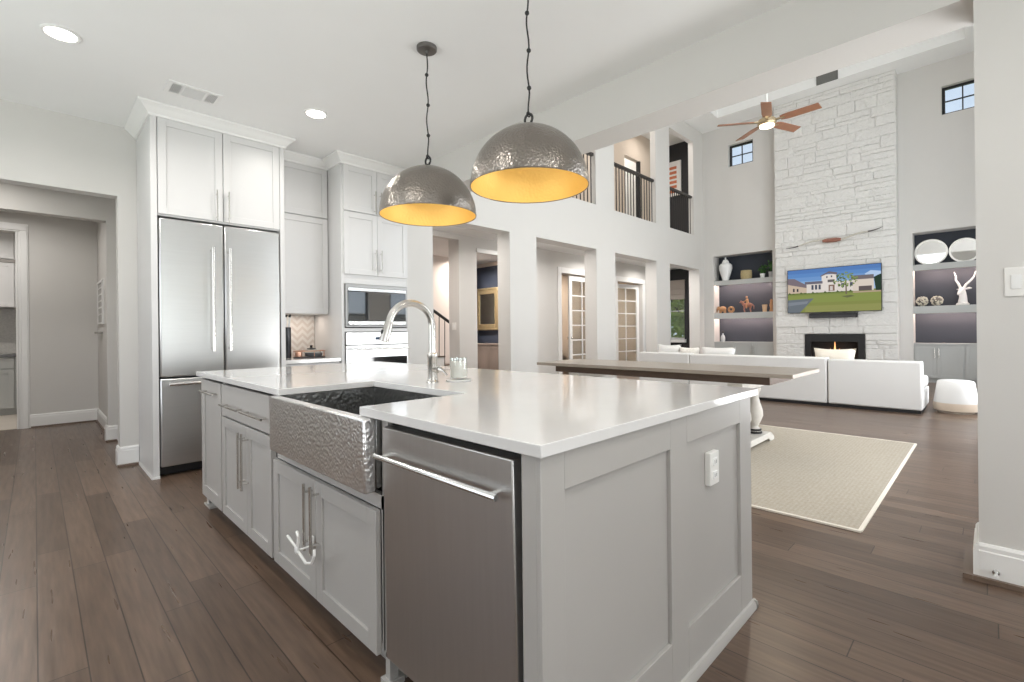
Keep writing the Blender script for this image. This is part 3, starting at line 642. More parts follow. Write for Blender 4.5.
for k in range(6): xx = x0 + .036 + k * .0105; mb.box(xx, xx + .0035, y0 + .03, y1 - .03, 3.041, 3.0475); xx = x1 - .036 - k * .0105; mb.box(xx - .004, xx, y0 + .03, y1 - .03, 3.041, 3.0475)
for k in range(12): yy = y0 + .036 + k * .0135; mb.box(x0 + .11, x1 - .11, yy, yy + .0035, 3.041, 3.0475)
mb.build('louvres', trim_m, t)

def pendant(x, y, label):
    t = thing('pendant_lamp', label, 'pendant lamp', (x, y, 3.05), 'hammered dome pendants over the island')
    mb = MB(); mb.lathe([(.0, 3.049), (.066, 3.049), (.066, 3.030), (.060, 3.024), (.012, 3.022), (.010, 3.006), (.0, 3.006)], (x, y, 0), 28); mb.build('canopy', P('aged pewter', (.22, .21, .20), .4, 1.0), t)
    zr, R_, H = 1.938, .315, .318
    zt = zr + H
    pts = []
    for k in range(25):
        f = k / 24; z = 3.01 - f * (3.01 - (zt + .068)); w = .006 * math.sin(f * 17) * min(1, 6 * f, 6 * (1 - f) + .1)
        pts.append((x + w * .7, y - w * .7, z))
    c_ = MB(); c_.tube(pts, .0045, 8); cd = c_.build('cord', black_m, t)
    for k in (5, 12, 19): MB().ball(pts[k], .0125, 10, 6).build('knot', black_m, cd)
    mb = MB(); mb.torus((x, y, zt + .044), .027, .0065, 'x', 24, 8); mb.torus((x, y, zt + .07), .012, .004, 'y', 16, 6); mb.build('ring', black_m, t)
    mb = MB(); mb.lathe([(.0, zt + .022), (.012, zt + .02), (.022, zt + .01), (.028, zt - .004), (.0, zt - .004)], (x, y, 0), 20); mb.build('finial', black_m, t)
    prof = [(R_ * math.cos(a), zr + H * math.sin(a)) for a in [PI / 2 * k / 20 for k in range(21)]]
    prof[0] = (R_, zr)
    mb = MB(); inner = [(max(r - .003, 0.0), zr + (z - zr) * .99) for r, z in prof]
    full = [(r, z) for r, z in prof]
    for A_ in (full,): 
        rings = []
        for r, z in A_: rings.append([mb.v((x + max(r, .002) * math.cos(2 * PI * k / 64), y + max(r, .002) * math.sin(2 * PI * k / 64), z)) for k in range(64)])
        for A, B in zip(rings, rings[1:]):
            for k in range(64): mb.f([A[k], A[(k + 1) % 64], B[(k + 1) % 64], B[k]])
    mb.torus((x, y, zr), R_ - .001, .003, 'z', 64, 6)
    sh = mb.build('shade', pewter_m, t, recalc=True)
    mb = MB(); rings = []
    for r, z in inner: rings.append([mb.v((x + max(r, .002) * math.cos(2 * PI * k / 64), y + max(r, .002) * math.sin(2 * PI * k / 64), z)) for k in range(64)])
    for A, B in zip(rings, rings[1:]):
        for k in range(64): mb.f([A[k], A[(k + 1) % 64], B[(k + 1) % 64], B[k]])
    mb.build('gold_lining', goldin_m, sh, recalc=True)
    mb = MB(); mb.cyl((x, y, zt - .005), (x, y, zt - .06), .022, 16); mb.build('socket', brass_m, t)
    mb = MB(); mb.ball((x, y, zt - .095), (.028, .028, .036)); mb.build('bulb', bulb_m, t)
    d = bpy.data.lights.new('pendant_glow', 'POINT'); d.energy = .9; d.color = (1, .88, .70); d.shadow_soft_size = .06
    o = bpy.data.objects.new('pendant_glow', d); o.location = (x, y, zt - .17); COL.objects.link(o)
    return t
pendant(1.845, 2.615, 'hammered dome pendant with gold inside, further from camera, its round canopy visible')
pendant(1.875, 1.735, 'hammered dome pendant with gold inside, the nearer and larger-looking of the two')

# ================================================================== RIGHT WALL DETAILS
t = thing('light_switch', 'white wide rocker switch plate on the wall at the right edge', 'switch', (3.09, -.10, 1.365))
MB().box(3.083, 3.0895, -.175, -.045, 1.30, 1.43).build('cover_plate', plastic_m, t, bevel=.003)
for yy in (-.082, -.138): MB().box(3.079, 3.0832, yy - .017, yy + .017, 1.333, 1.397).build('rocker', white_m, t, bevel=.002)
t = thing('door_stop', 'small metal door stop on the white baseboard at the right edge', 'door stop', (3.065, -.01, .05))
mb = MB(); mb.lathe([(.013, 0), (.013, -.004), (.006, -.006), (.006, -.045), (.0, -.045)], (3.068, -.01, .055), 14, 'x'); mb.build('stem', chrome_m, t)
mb = MB(); mb.lathe([(.009, -.045), (.010, -.050), (.009, -.062), (.0, -.064)], (3.068, -.01, .055), 14, 'x'); mb.build('tip', white_m, t)

# ================================================================== HALL + PANTRY
t = thing('framed_board', 'narrow framed board with raised white writing on the hall side wall', 'wall art', (.61, 8.15, 1.55))
mb = MB(); mb.box(.598, .621, 7.86, 8.48, 1.32, 1.345); mb.box(.598, .621, 7.86, 8.48, 1.855, 1.88); mb.box(.598, .621, 7.86, 7.885, 1.345, 1.855); mb.box(.598, .621, 8.455, 8.48, 1.345, 1.855); mb.build('frame', trim_m, t)
MB().box(.608, .621, 7.885, 8.455, 1.345, 1.855).build('board', P('grey board', (.45, .44, .42), .6), t)
for k in range(5):
    zz = 1.80 - k * .085; mb = MB()
    for j in range(4): mb.box(.604, .608, 8.42 - j * .13 - .09, 8.42 - j * .13, zz - .018, zz)
    mb.build('lettering_row', trim_m, t)
tag(MB().box(.56, .6215, 8.05, 8.36, 1.20, 1.225).build('picture_ledge', fence_m, bevel=.003), 'small grey ledge under the framed board on the hall side wall', 'shelf')
struct('floor_pantry', MB().box(-2.1, .6, 8.74, 11.6, .0005, .006), tile_m)
struct('wall_pantry_back', MB().box(-2.1, .6, 10.95, 11.05, 0, 2.85), wall_m)
struct('wall_pantry_side', MB().box(.30, .42, 8.86, 10.95, 0, 2.85), wall_m)
FP = faceY(0, 10.32)
t = thing('pantry_base_cabinet', 'grey base cabinet seen through the pantry doorway', 'cabinet', (-.6, 10.6, .006))
MB().box(-1.7, .295, 10.325, 10.94, .1, .87).build('carcass', lgrey_m, t); MB().box(-1.7, .295, 10.39, 10.41, .007, .1).build('toe_kick', lgrey_m, t)
for k in range(4):
    a = -1.69 + k * .495
    MB(FP).box(a, a + .48, 0, .02, .70, .862).build('drawer', lgrey_m, t, bevel=.002); door(FP, t, a, a + .48, .11, .69, 0, lgrey_m)
tag(MB().box(-1.72, .297, 10.28, 10.94, .872, .908).build('pantry_countertop', P('dark speckled granite', (.12, .12, .12), .3, var=.5, vscale=60), bevel=.003), 'dark stone worktop on the pantry base cabinet', 'countertop')
struct('trim_pantry_splash', MB().box(-1.7, .298, 10.93, 10.948, .91, 1.6), P('grey mosaic tile', (.50, .48, .45), .35, var=.25, vscale=45))
t = thing('pantry_upper_cabinet', 'white wall cabinet above the dark worktop in the pantry', 'cabinet', (-.6, 10.7, 1.62))
MB().box(-1.7, .297, 10.56, 10.94, 1.62, 2.80).build('carcass', cab_m, t)
FQ = faceY(0, 10.56)
for k in range(4):
    a = -1.69 + k * .495; door(FQ, t, a, a + .485, 1.63, 2.30, 0, cab_m); door(FQ, t, a, a + .485, 2.36, 2.79, 0, cab_m)
MB(FQ).box(-1.7, .295, 0, .03, 2.30, 2.345).build('light_rail', P('grey rail', (.30, .28, .26), .5), t)

# ================================================================== DINING TABLE + RUG
struct_rug = MB(); struct_rug.prism([(3.335, .545), (6.19, .545), (6.19, 4.75), (3.335, 4.75)], 'z', .001, .011)
rg = thing('jute_rug', 'large beige woven jute rug under the trestle table', 'rug', (4.76, 2.6, 0))
struct_rug.build('rug_body', rug_m, rg)
mb = MB(); mb.box(3.315, 3.335, .53, 4.76, .001, .012); mb.box(6.19, 6.21, .53, 4.76, .001, .012); mb.box(3.335, 6.19, .525, .545, .001, .012); mb.box(3.335, 6.19, 4.75, 4.77, .001, .012); mb.build('binding', cream_m, rg)
t = thing('dining_table', 'long weathered wood trestle table with white baluster pedestals on the rug', 'table', (5.05, 2.68, .012))
mb = MB(); mb.box(4.60, 5.50, 1.20, 4.16, .735, .772); mb.build('tabletop', tabletop_m, t, bevel=.004)
mb = MB(); mb.box(4.72, 4.75, 1.45, 3.91, .655, .734); mb.box(5.35, 5.38, 1.45, 3.91, .655, .734); mb.box(4.72, 5.38, 1.42, 1.45, .655, .734); mb.box(4.72, 5.38, 3.91, 3.94, .655, .734); mb.build('apron', darkwood_m, t)
tabwhite = P('distressed white paint', (.58, .555, .51), .6, var=.15, vscale=14)
bal = [(.040, .11), (.062, .12), (.062, .15), (.040, .165), (.035, .18), (.06, .23), (.082, .29), (.080, .34), (.055, .42), (.042, .48), (.046, .52), (.064, .55), (.064, .575), (.04, .585)]
for yc in (1.72, 3.64):
    mb = MB(); mb.prism([(4.62, .012), (4.74, .012), (4.78, .045), (5.32, .045), (5.36, .012), (5.48, .012), (5.48, .05), (5.38, .105), (4.72, .105), (4.62, .05)], 'y', yc - .11, yc + .11); foot = mb.build('pedestal_foot', tabwhite, t, bevel=.006)
    for xc in (4.88, 5.22):
        mb = MB(); mb.lathe(bal, (xc, yc, 0), 24); b_ = mb.build('baluster', tabwhite, t)
        mb = MB(); mb.lathe([(.045, .106), (.072, .108), (.072, .124), (.06, .13), (.066, .138), (.066, .152), (.05, .156)], (xc, yc, 0), 20); mb.build('collar', P('iron collar', (.05, .05, .05), .4, .8), b_)
    mb = MB(); mb.prism([(4.70, .655), (5.40, .655), (5.40, .62), (5.30, .586), (4.80, .586), (4.70, .62)], 'y', yc - .07, yc + .07); mb.build('corbel_beam', tabwhite, t, bevel=.004)
mb = MB(); mb.box(5.0, 5.10, 1.83, 3.53, .20, .26); mb.build('stretcher', darkwood_m, t, bevel=.003)

# ================================================================== SOFA + CUSHIONS + POUF
t = thing('sectional_sofa', 'long white slipcovered sectional sofa turned with its back to the kitchen', 'sofa', (8.9, 2.75, 0))
for y0, y1, zt in ((.655, 1.732, .705), (1.745, 3.868, .728), (3.882, 4.90, .742)):
    mb = MB(); mb.box(8.41, 8.66, y0, y1, .045, zt); mb.build('backrest', linen_m, t, bevel=.022)
    mb = MB(); mb.box(8.665, 9.42, y0, y1, .045, .30); mb.build('seat_base', linen_m, t, bevel=.015)
    n = 2 if y1 - y0 > 1.5 else 1
    for k in range(n):
        a, b = y0 + (y1 - y0) * k / n, y0 + (y1 - y0) * (k + 1) / n
        mb = MB(); mb.box(8.67, 9.44, a + .006, b - .006, .302, .46); mb.build('seat_cushion', linen_m, t, bevel=.035)
mb = MB(); mb.box(8.42, 9.40, .67, 4.88, 0, .044); mb.build('plinth_gap_shade', black_m, t)  # black block: shade of the gap under the sofa, plinth feet included
def pillow(x, y, z, w, h, th, mat, label, tilt=.25, rz=0.0, name='throw_pillow', group=None):
    mb = MB(); n = 12
    M = Matrix.Translation((x, y, z + h / 2)) @ Matrix.Rotation(rz, 4, 'Z') @ Matrix.Rotation(tilt, 4, 'Y'); mb.M = M
    V = {}
    for sgn in (-1, 1):
        for i in range(n + 1):
            for j in range(n + 1):
                a, b = 2 * i / n - 1, 2 * j / n - 1
                e = max(0, (1 - a ** 4) * (1 - b ** 4)) ** .5
                pin = 1 - .10 * ((1 - a * a) * b * b + (1 - b * b) * a * a)
                V[sgn, i, j] = mb.v((sgn * th / 2 * e, a * w / 2 * pin, b * h / 2 * pin))
    for sgn in (-1, 1):
        for i in range(n):
            for j in range(n): mb.f([V[sgn, i, j], V[sgn, i + 1, j], V[sgn, i + 1, j + 1], V[sgn, i, j + 1]])
    bmesh.ops.remove_doubles(mb.bm, verts=mb.bm.verts[:], dist=.0005)
    return tag(mb.build(name, mat, sharp=80), label, 'pillow', group)
pillow(8.80, 1.72, .462, .56, .40, .16, cream_m, 'cream square pillow with pointed corners in front of the fireplace opening', tilt=.12)
pillow(8.78, 3.50, .462, .62, .395, .17, linen_m, 'white square pillow on the sofa below the left display niche', tilt=.12)
pillow(8.80, 4.05, .462, .40, .385, .15, P('patterned linen', (.78, .75, .70), .9, bump=.3, bscale=120, var=.25, vscale=30), 'pale patterned pillow on the sofa between two white pillows', tilt=.15)
pillow(8.82, 4.46, .462, .46, .43, .16, linen_m, 'plump white pillow on the sofa in front of the dark garden window', tilt=.1, rz=.1)
t = thing('pouf', 'pale round pouf with beige lower bands beside the sofa end', 'pouf', (8.96, .345, 0))
prof = [(.215, .012), (.232, .03), (.2375, .10), (.224, .20), (.208, .31), (.193, .415), (.183, .43), (.16, .437), (0, .44)]
mb = MB(); mb.lathe([p for p in prof if p[1] >= .10], (8.96, .345, 0), 32); mb.build('body', linen_m, t, sharp=60)
mb = MB(); mb.lathe([(.19, .012), (.232, .03), (.2375, .10), (.2335, .135), (.20, .135)], (8.96, .345, 0), 32); mb.build('band', P('sand knit', (.66, .55, .44), .95, bump=.5, bscale=120), t, sharp=60)
mb = MB(); mb.lathe([(.19, 0), (.19, .012), (0, .012)], (8.96, .345, 0), 24); mb.build('base', cream_m, t)

# ================================================================== FIREPLACE WALL
CH0, CH1, CX = 1.40, 3.78, 13.08
mb = MB(); rnd = random.Random(3)
def stone(y0, y1, z0, z1):
    g = .003; p = rnd.uniform(.0, .030); x = CX - p
    y0 += g; y1 -= g; z0 += g; z1 -= g
    if y1 - y0 < .02: return
    j = lambda: rnd.uniform(-.006, .006)
    e = min(.014, (y1 - y0) * .2)
    bk = [(CX + .014, y0, z0), (CX + .014, y1, z0), (CX + .014, y1, z1), (CX + .014, y0, z1)]
    md = [(x + .010, y0 + j() * .5, z0 + j() * .5), (x + .010, y1 + j() * .5, z0 + j() * .5), (x + .010, y1 + j() * .5, z1 + j() * .5), (x + .010, y0 + j() * .5, z1 + j() * .5)]
    ft = [(x + j(), y0 + e, z0 + e), (x + j(), y1 - e, z0 + e), (x + j(), y1 - e, z1 - e), (x + j(), y0 + e, z1 - e)]
    R = [[mb.v(q) for q in ring] for ring in (bk, md, ft)]
    for A, B in zip(R, R[1:]):
        for k in range(4): mb.f([A[k], A[(k + 1) % 4], B[(k + 1) % 4], B[k]])
    mb.f(R[2])
FB = (1.97, 3.15, -1, 1.045)
rows = []; z = 0
while z < 1.045 - .01:
    h = min(rnd.choice((.09, .14, .19, .24)), 1.045 - z); h = 1.045 - z if 1.045 - z - h < .07 else h; rows.append((z, z + h)); z += h
while z < 6.7 - .01:
    h = min(rnd.choice((.09, .12, .17, .22, .27)), 6.7 - z); h = 6.7 - z if 6.7 - z - h < .07 else h; rows.append((z, z + h)); z += h
for z0, z1 in rows:
    y = CH0; end = CH1
    while y < end - .01:
        w = rnd.uniform(.22, .80); y1 = min(y + w, end); y1 = end if end - y1 < .12 else y1
        segs = [(y, y1)]
        if z0 < FB[3] - .01:
            segs = []
            if y < FB[0]: segs.append((y, min(y1, FB[0])))
            if y1 > FB[1]: segs.append((max(y, FB[1]), y1))
        for s0, s1 in segs:
            if z1 - z0 > .18 and s1 - s0 > .35 and rnd.random() < .35:
                zm = z0 + (z1 - z0) * rnd.choice((.4, .5, .6)); stone(s0, s1, z0, zm); stone(s0, s1, zm, z1)
            else: stone(s0, s1, z0, z1)
        y = y1
mb.box(CX + .012, 13.37, CH0, FB[0], 0, 6.7); mb.box(CX + .012, 13.37, FB[1], CH1, 0, 6.7); mb.box(CX + .012, 13.37, FB[0], FB[1], FB[3], 6.7)
struct('wall_chimney', mb, stone_m, sharp=20)
t = thing('fireplace', 'black metal fireplace insert burning behind the sofa, under the television', 'fireplace', (13.2, 2.56, 0))
mb = MB(); mb.box(13.05, 13.10, 1.975, 2.10, 0, 1.035); mb.box(13.05, 13.10, 3.02, 3.145, 0, 1.035); mb.box(13.05, 13.10, 2.10, 3.02, .86, 1.035); mb.box(13.05, 13.10, 2.10, 3.02, 0, .10); mb.build('surround', black_m, t, bevel=.004)
mb = MB(); mb.box(13.34, 13.36, 2.0, 3.12, .02, 1.0); mb.box(13.10, 13.34, 2.0, 2.02, .02, 1.0); mb.box(13.10, 13.34, 3.1, 3.12, .02, 1.0); mb.box(13.10, 13.34, 2.02, 3.1, .98, 1.0); mb.box(13.10, 13.34, 2.02, 3.1, .02, .10); mb.build('firebox', P('soot brick', (.03, .028, .027), .9), t)
for k, (ya, yb) in enumerate(((2.2, 2.8), (2.4, 2.95), (2.3, 2.7))):
    mb = MB(); mb.tube([(13.18 + .05 * k, ya, .14 + .05 * k), (13.22, yb, .17 + .07 * k)], .035, 8); mb.build('log', bark_m, t)
flame_m = E('flame', (1.0, .42, .16), 2.2)
for k in range(7):
    y = 2.3 + k * .09; h = .22 + .42 * math.exp(-((k - 3) / 1.3) ** 2)
    mb = MB(); mb.lathe([(.005, .18), (.035, .26), (.03, .3 + h * .4), (.012, .25 + h * .8), (.002, .25 + h)], (13.22, y, 0), 8); mb.build('flame', flame_m, t)
# television
t = thing('television', 'large wall-mounted television showing a white house and green lawn', 'television', (13.0, 2.57, 1.5))
TY0, TY1, TZ0, TZ1 = 3.49, 1.655, 1.545, 2.585
MB().box(12.985, 13.03, TY1, TY0, TZ0, TZ1).build('housing', black_m, t, bevel=.004)
MB().box(13.03, 13.06, 2.2, 2.9, 1.8, 2.4).build('wall_mount', black_m, t)
mats = {}; order = []
def scr(col):
    if col not in mats: mats[col] = len(order); order.append(E('screen colour', col, 1.0))
    return mats[col]
mb = MB(); layer = [0]
def pic(pts, col):
    layer[0] += 1; mb.mi = scr(col)
    mb.poly([(12.9845 - layer[0] * .00003, TY0 - .012 + (TY1 - TY0 + .024) * px, TZ1 - .012 - (TZ1 - TZ0 - .024) * py) for px, py in pts])
def rect(x0, y0, x1, y1, c): pic([(x0, y0), (x1, y0), (x1, y1), (x0, y1)], c)
for k, c in enumerate(((.08, .18, .42), (.10, .22, .47), (.14, .27, .52), (.21, .35, .57), (.31, .43, .61))): rect(0, k * .09, 1, .62, c)
pic([(.84, .2), (.90, .13), (1, .16), (1, .27), (.88, .29)], (.40, .52, .70))
rect(0, .53, 1, 1, (.17, .21, .06)); rect(0, .60, 1, .78, (.21, .25, .07)); rect(0, .78, 1, 1, (.20, .22, .065)); rect(.2, .85, 1, 1, (.24, .25, .085))
pic([(0, .70), (.30, .68), (.14, 1), (0, 1)], (.13, .15, .17)); pic([(0, .76), (.24, .74), (.22, .80), (0, .84)], (.19, .21, .24))
pic([(0, .30), (.24, .42), (.24, .54), (0, .55)], (.50, .40, .31)); pic([(0, .19), (.08, .20), (.25, .40), (.24, .44), (0, .33)], (.17, .14, .16))
rect(.06, .43, .08, .51, (.04, .04, .05)); rect(.105, .44, .125, .51, (.04, .04, .05))
rect(.22, .32, .74, .55, (.62, .57, .53)); rect(.39, .15, .55, .5, (.66, .61, .57)); pic([(.37, .20), (.385, .16), (.47, .08), (.56, .12), (.56, .17), (.46, .13)], (.14, .12, .14))
rect(.20, .29, .40, .35, (.13, .12, .15)); rect(.70, .22, .93, .31, (.15, .13, .14)); rect(.72, .31, .93, .56, (.60, .53, .46)); rect(.78, .46, .91, .56, (.10, .08, .08))
for x in (.275, .315, .355): rect(x, .37, x + .024, .48, (.06, .07, .10))
rect(.44, .19, .455, .23, (.06, .06, .08)); rect(.49, .18, .505, .22, (.06, .06, .08)); rect(.455, .27, .525, .33, (.12, .11, .11)); rect(.465, .39, .53, .53, (.20, .13, .10)); rect(.48, .42, .51, .52, (.55, .50, .48)); rect(.60, .37, .63, .46, (.06, .07, .1)); rect(.69, .36, .72, .44, (.07, .08, .1))
for k in range(16): x = .02 + k * .045; pic([(x - .02, .57), (x, .52 + .02 * (k % 3)), (x + .025, .57)], (.07, .10, .035))
pic([(.93, .28), (.97, .24), (1, .22), (1, .58), (.95, .58)], (.02, .04, .025)); rect(.72, .57, 1, .60, (.40, .30, .22))
pic([(.642, .30), (.655, .30), (.66, .62), (.645, .62)], (.14, .11, .08)); rnd2 = random.Random(5)
for k in range(110):
    a = rnd2.uniform(0, 2 * PI); r = math.sqrt(rnd2.random()); x = .645 + .125 * r * math.cos(a); y = .30 + .17 * r * math.sin(a); s_ = rnd2.uniform(.006, .014)
    pic([(x - s_, y), (x, y - s_ * 1.8), (x + s_, y), (x, y + s_ * 1.8)], rnd2.choice(((.09, .13, .03), (.14, .20, .05), (.20, .27, .08), (.06, .10, .03))))
pic([(.60, .66), (.70, .64), (.74, .67), (.66, .70)], (.12, .13, .06))
mb.mi = 0; mb.build('screen', order, t, recalc=False)
t = thing('soundbar', 'black soundbar mounted on the stone directly under the television', 'speaker', (12.99, 2.57, 1.42))
MB().box(12.95, 13.04, 2.09, 3.03, 1.415, 1.53).build('housing', P('black plastic', (.02, .02, .022), .5), t, bevel=.01)
MB().box(12.945, 12.95, 2.12, 3.0, 1.425, 1.47).build('grille', P('dark grille', (.05, .05, .055), .7), t)
MB().box(13.04, 13.065, 2.3, 2.8, 1.44, 1.50).build('bracket', black_m, t)
# bow on the chimney
t = thing('ornamental_bow', 'long curved horn bow mounted on the white stone above the television', 'wall decor', (12.995, 2.57, 3.2))
horn = P('dark horn', (.05, .04, .035), .35)
pts1 = [(12.995, 2.57 + .02 + .92 * f, 3.20 + .045 * math.sin(f * 5.2) - .03 * f) for f in [k / 14 for k in range(15)]]
pts2 = [(12.995, 2.57 - .02 - .92 * f, 3.20 + .02 * math.sin(f * 3.1) + .17 * f * f - .02 * math.sin(f * 9)) for f in [k / 14 for k in range(15)]]
bonem = P('bone', (.60, .57, .50), .4, var=.2, vscale=20)
for pts in (pts1, pts2):
    mb = MB(); mb.tube(pts[:11], [.024 - .001 * k for k in range(11)], 8); l_ = mb.build('limb', bonem, t); mb = MB(); mb.tube(pts[10:], [.015, .014, .012, .009, .004], 8); mb.build('horn_tip', horn, l_)
mb = MB(); mb.tube([(12.995, 2.75, 3.205), (12.995, 2.66, 3.205), (12.995, 2.48, 3.20), (12.995, 2.39, 3.20)], [.03, .05, .05, .03], 10); mb.build('grip', redwood_m, t)
mb = MB(); mb.box(12.995, 13.04, 2.5, 2.64, 3.18, 3.22); mb.build('bracket', black_m, t)

# display niches
def niche(y0, y1, side):
    lab = 'left' if side == 'L' else 'right'
    where = 'left of the chimney' if side == 'L' else 'right of the chimney'
    for z0, z1, nm in ((2.385, 2.512, 'upper'), (1.466, 1.622, 'lower')):
        t = thing('floating_shelf', f'thick grey {nm} shelf of the display niche {where}', 'shelf', (13.55, (y0 + y1) / 2, z0))
        mb = MB(); mb.box(13.395, 13.748, y0 + .002, y1 - .002, z0 + .03, z1); mb.box(13.375, 13.395, y0 + .002, y1 - .002, z0, z1); mb.build('board', lgrey_m, t, bevel=.003)
        MB().box(13.42, 13.435, y0 + .03, y1 - .03, z0 + .018, z0 + .0295).build('light_strip', strip_m, t)
        area('shelf_glow', (13.45, (y0 + y1) / 2, z0 + .016), (0, -.85, 0), .02, y1 - y0 - .1, 9, (1, .76, .66))
    t = thing('niche_cabinet', f'light grey cabinet at the base of the niche {where}', 'cabinet', (13.5, (y0 + y1) / 2, 0))
    MB().box(13.40, 13.748, y0 + .002, y1 - .002, .09, .795).build('carcass', lgrey_m, t); MB().box(13.45, 13.47, y0 + .002, y1 - .002, 0, .09).build('toe_kick', lgrey_m, t)
    MB().box(13.372, 13.748, y0 + .002, y1 - .002, .797, .835).build('top', lgrey_m, t, bevel=.002)
    F = faceX(13.40, 0)
    if side == 'L': doors = [(-5.42, -4.93), (-4.925, -4.435), (-4.43, -3.94)]; hh = (-4.955, -4.46, -4.40)
    else: doors = [(-1.16, -.80), (-.795, -.40), (-.36, .0), (.005, .32)]; hh = (-.83, -.765, -.03, .035)
    for (a0, a1), h in zip(doors, hh):
        d = door(F, t, a0, a1, .10, .785, 0, lgrey_m, st=.06); bar_handle(F, d, h, .63, .02, .20)
niche(3.93, 5.43, 'L'); niche(-.33, 1.17, 'R')
SX = 13.52
# left niche ornaments
t = thing('ginger_jar', 'white lidded ginger jar on the upper shelf of the left niche', 'jar', (SX, 5.16, 2.512))
mb = MB(); mb.lathe([(.085, 2.5125), (.088, 2.54), (.10, 2.60), (.15, 2.76), (.172, 2.86), (.165, 2.94), (.12, 2.99), (.085, 3.0)], (SX, 5.16, 0), 28); mb.build('body', white_m, t, sharp=50)
mb = MB(); mb.lathe([(.09, 3.001), (.092, 3.015), (.075, 3.06), (.05, 3.095), (.018, 3.105), (.016, 3.12), (.024, 3.14), (.01, 3.165), (0, 3.166)], (SX, 5.16, 0), 24); mb.build('lid', white_m, t, sharp=50)
t = thing('woven_basket', 'squat woven seagrass basket on the upper shelf of the left niche', 'basket', (SX, 4.62, 2.512))
mb = MB(); mb.lathe([(.12, 2.5125), (.138, 2.56), (.14, 2.68), (.13, 2.735), (.12, 2.735), (.125, 2.60), (0, 2.60)], (SX, 4.62, 0), 24); mb.build('body', basket_m, t)
mb = MB(); mb.torus((SX, 4.62, 2.737), .126, .012); mb.build('rim', basket_m, t)
def plant(y, potmat, label, pr, ph, spread, lh, seed):
    t = thing('potted_plant', label, 'plant', (SX, y, 2.512))
    mb = MB(); mb.lathe([(pr * .75, 2.5125), (pr, 2.5125 + ph), (pr * .9, 2.5125 + ph), (pr * .85, 2.5125 + ph * .85), (0, 2.5125 + ph * .85)], (SX, y, 0), 18); mb.build('pot', potmat, t)
    r = random.Random(seed); mb = MB()
    for k in range(46):
        a = r.uniform(0, 2 * PI); q = r.random() ** .6; c = Vector((SX + spread * .7 * q * math.cos(a), y + spread * q * math.sin(a), 2.5125 + ph + lh * r.uniform(.1, 1)))
        u_ = Vector((r.uniform(-1, 1), r.uniform(-1, 1), r.uniform(-.6, .6))).normalized() * .042; w_ = u_.cross(Vector((r.uniform(-1, 1), r.uniform(-1, 1), r.uniform(-1, 1)))).normalized() * .022
        mb.poly([c - u_, c - w_, c + u_, c + w_])
    for k in range(6): a = k; mb.tube([(SX, y, 2.5125 + ph * .8), (SX + spread * .4 * math.cos(a), y + spread * .4 * math.sin(a), 2.5125 + ph + lh * .6)], .003, 5)
    mb.build('foliage', leaf_m, t, recalc=False)
plant(4.215, white_m, 'leafy plant in a white cube-like pot on the left niche upper shelf', .065, .115, .12, .22, 1)
plant(4.015, P('grey pot', (.42, .42, .42), .5), 'taller plant in a grey pot at the right end of the left niche upper shelf', .058, .15, .06, .30, 2)
z2 = 1.6225
t = thing('carved_elephant', 'brown carved wooden elephant on the lower shelf of the left niche', 'figurine', (SX, 5.26, z2))
mb = MB(); mb.ball((SX, 5.25, z2 + .12), (.06, .10, .075)); mb.ball((SX, 5.355, z2 + .14), (.045, .05, .055)); mb.tube([(SX, 5.39, z2 + .13), (SX, 5.405, z2 + .07), (SX, 5.40, z2 + .03)], [.02, .014, .01], 8)
for dy in (-.06, .06):
    for dx in (-.03, .03): mb.tube([(SX + dx, 5.25 + dy, z2 + .09), (SX + dx, 5.25 + dy, z2 + .001)], .022, 10)
mb.ball((SX - .045, 5.34, z2 + .15), (.008, .035, .04)); mb.build('body', woodfig_m, t, sharp=60)
t = thing('ring_sculpture', 'round wooden ring sculpture beside the carved elephant', 'sculpture', (SX, 5.02, z2))
mb = MB(); mb.torus((SX, 5.02, z2 + .096), .062, .030, 'x', 28, 12); mb.build('ring', woodfig_m, t); 
mb = MB(); mb.box(SX - .03, SX + .03, 4.985, 5.055, z2 + .0005, z2 + .068 - .03); mb.build('foot', woodfig_m, t)
t = thing('horse_rider_figure', 'reddish carved horse and rider on the lower shelf of the left niche', 'figurine', (SX, 4.59, z2))
mb = MB(); mb.ball((SX, 4.59, z2 + .20), (.055, .12, .065)); mb.tube([(SX, 4.68, z2 + .21), (SX, 4.735, z2 + .28), (SX, 4.755, z2 + .30)], [.045, .032, .025], 10); mb.tube([(SX, 4.745, z2 + .31), (SX, 4.795, z2 + .265)], [.028, .016], 10)
for y_, s_ in ((4.50, -1), (4.53, 1), (4.655, -1), (4.685, 1)): mb.tube([(SX + .025 * s_, y_, z2 + .17), (SX + .03 * s_, y_ + .015, z2 + .09), (SX + .03 * s_, y_ - .005, z2 + .001)], [.026, .016, .013], 8)
mb.tube([(SX, 4.48, z2 + .22), (SX, 4.44, z2 + .17), (SX, 4.435, z2 + .08)], [.014, .018, .006], 8); hb_ = mb.build('horse', redwood_m, t, sharp=70)
mb = MB(); mb.tube([(SX, 4.59, z2 + .25), (SX, 4.60, z2 + .30), (SX, 4.61, z2 + .37)], [.04, .035, .03], 10); mb.ball((SX, 4.615, z2 + .415), .026, 10, 8); mb.tube([(SX - .03, 4.60, z2 + .35), (SX - .035, 4.655, z2 + .30), (SX - .02, 4.70, z2 + .29)], .011, 8); mb.tube([(SX - .035, 4.59, z2 + .25), (SX - .06, 4.61, z2 + .19), (SX - .06, 4.60, z2 + .11)], [.022, .018, .012], 8); mb.build('rider', woodfig_m, t, sharp=70)
t = thing('wooden_cup', 'pale flared wooden cup on the lower shelf of the left niche', 'cup', (SX, 4.17, z2))
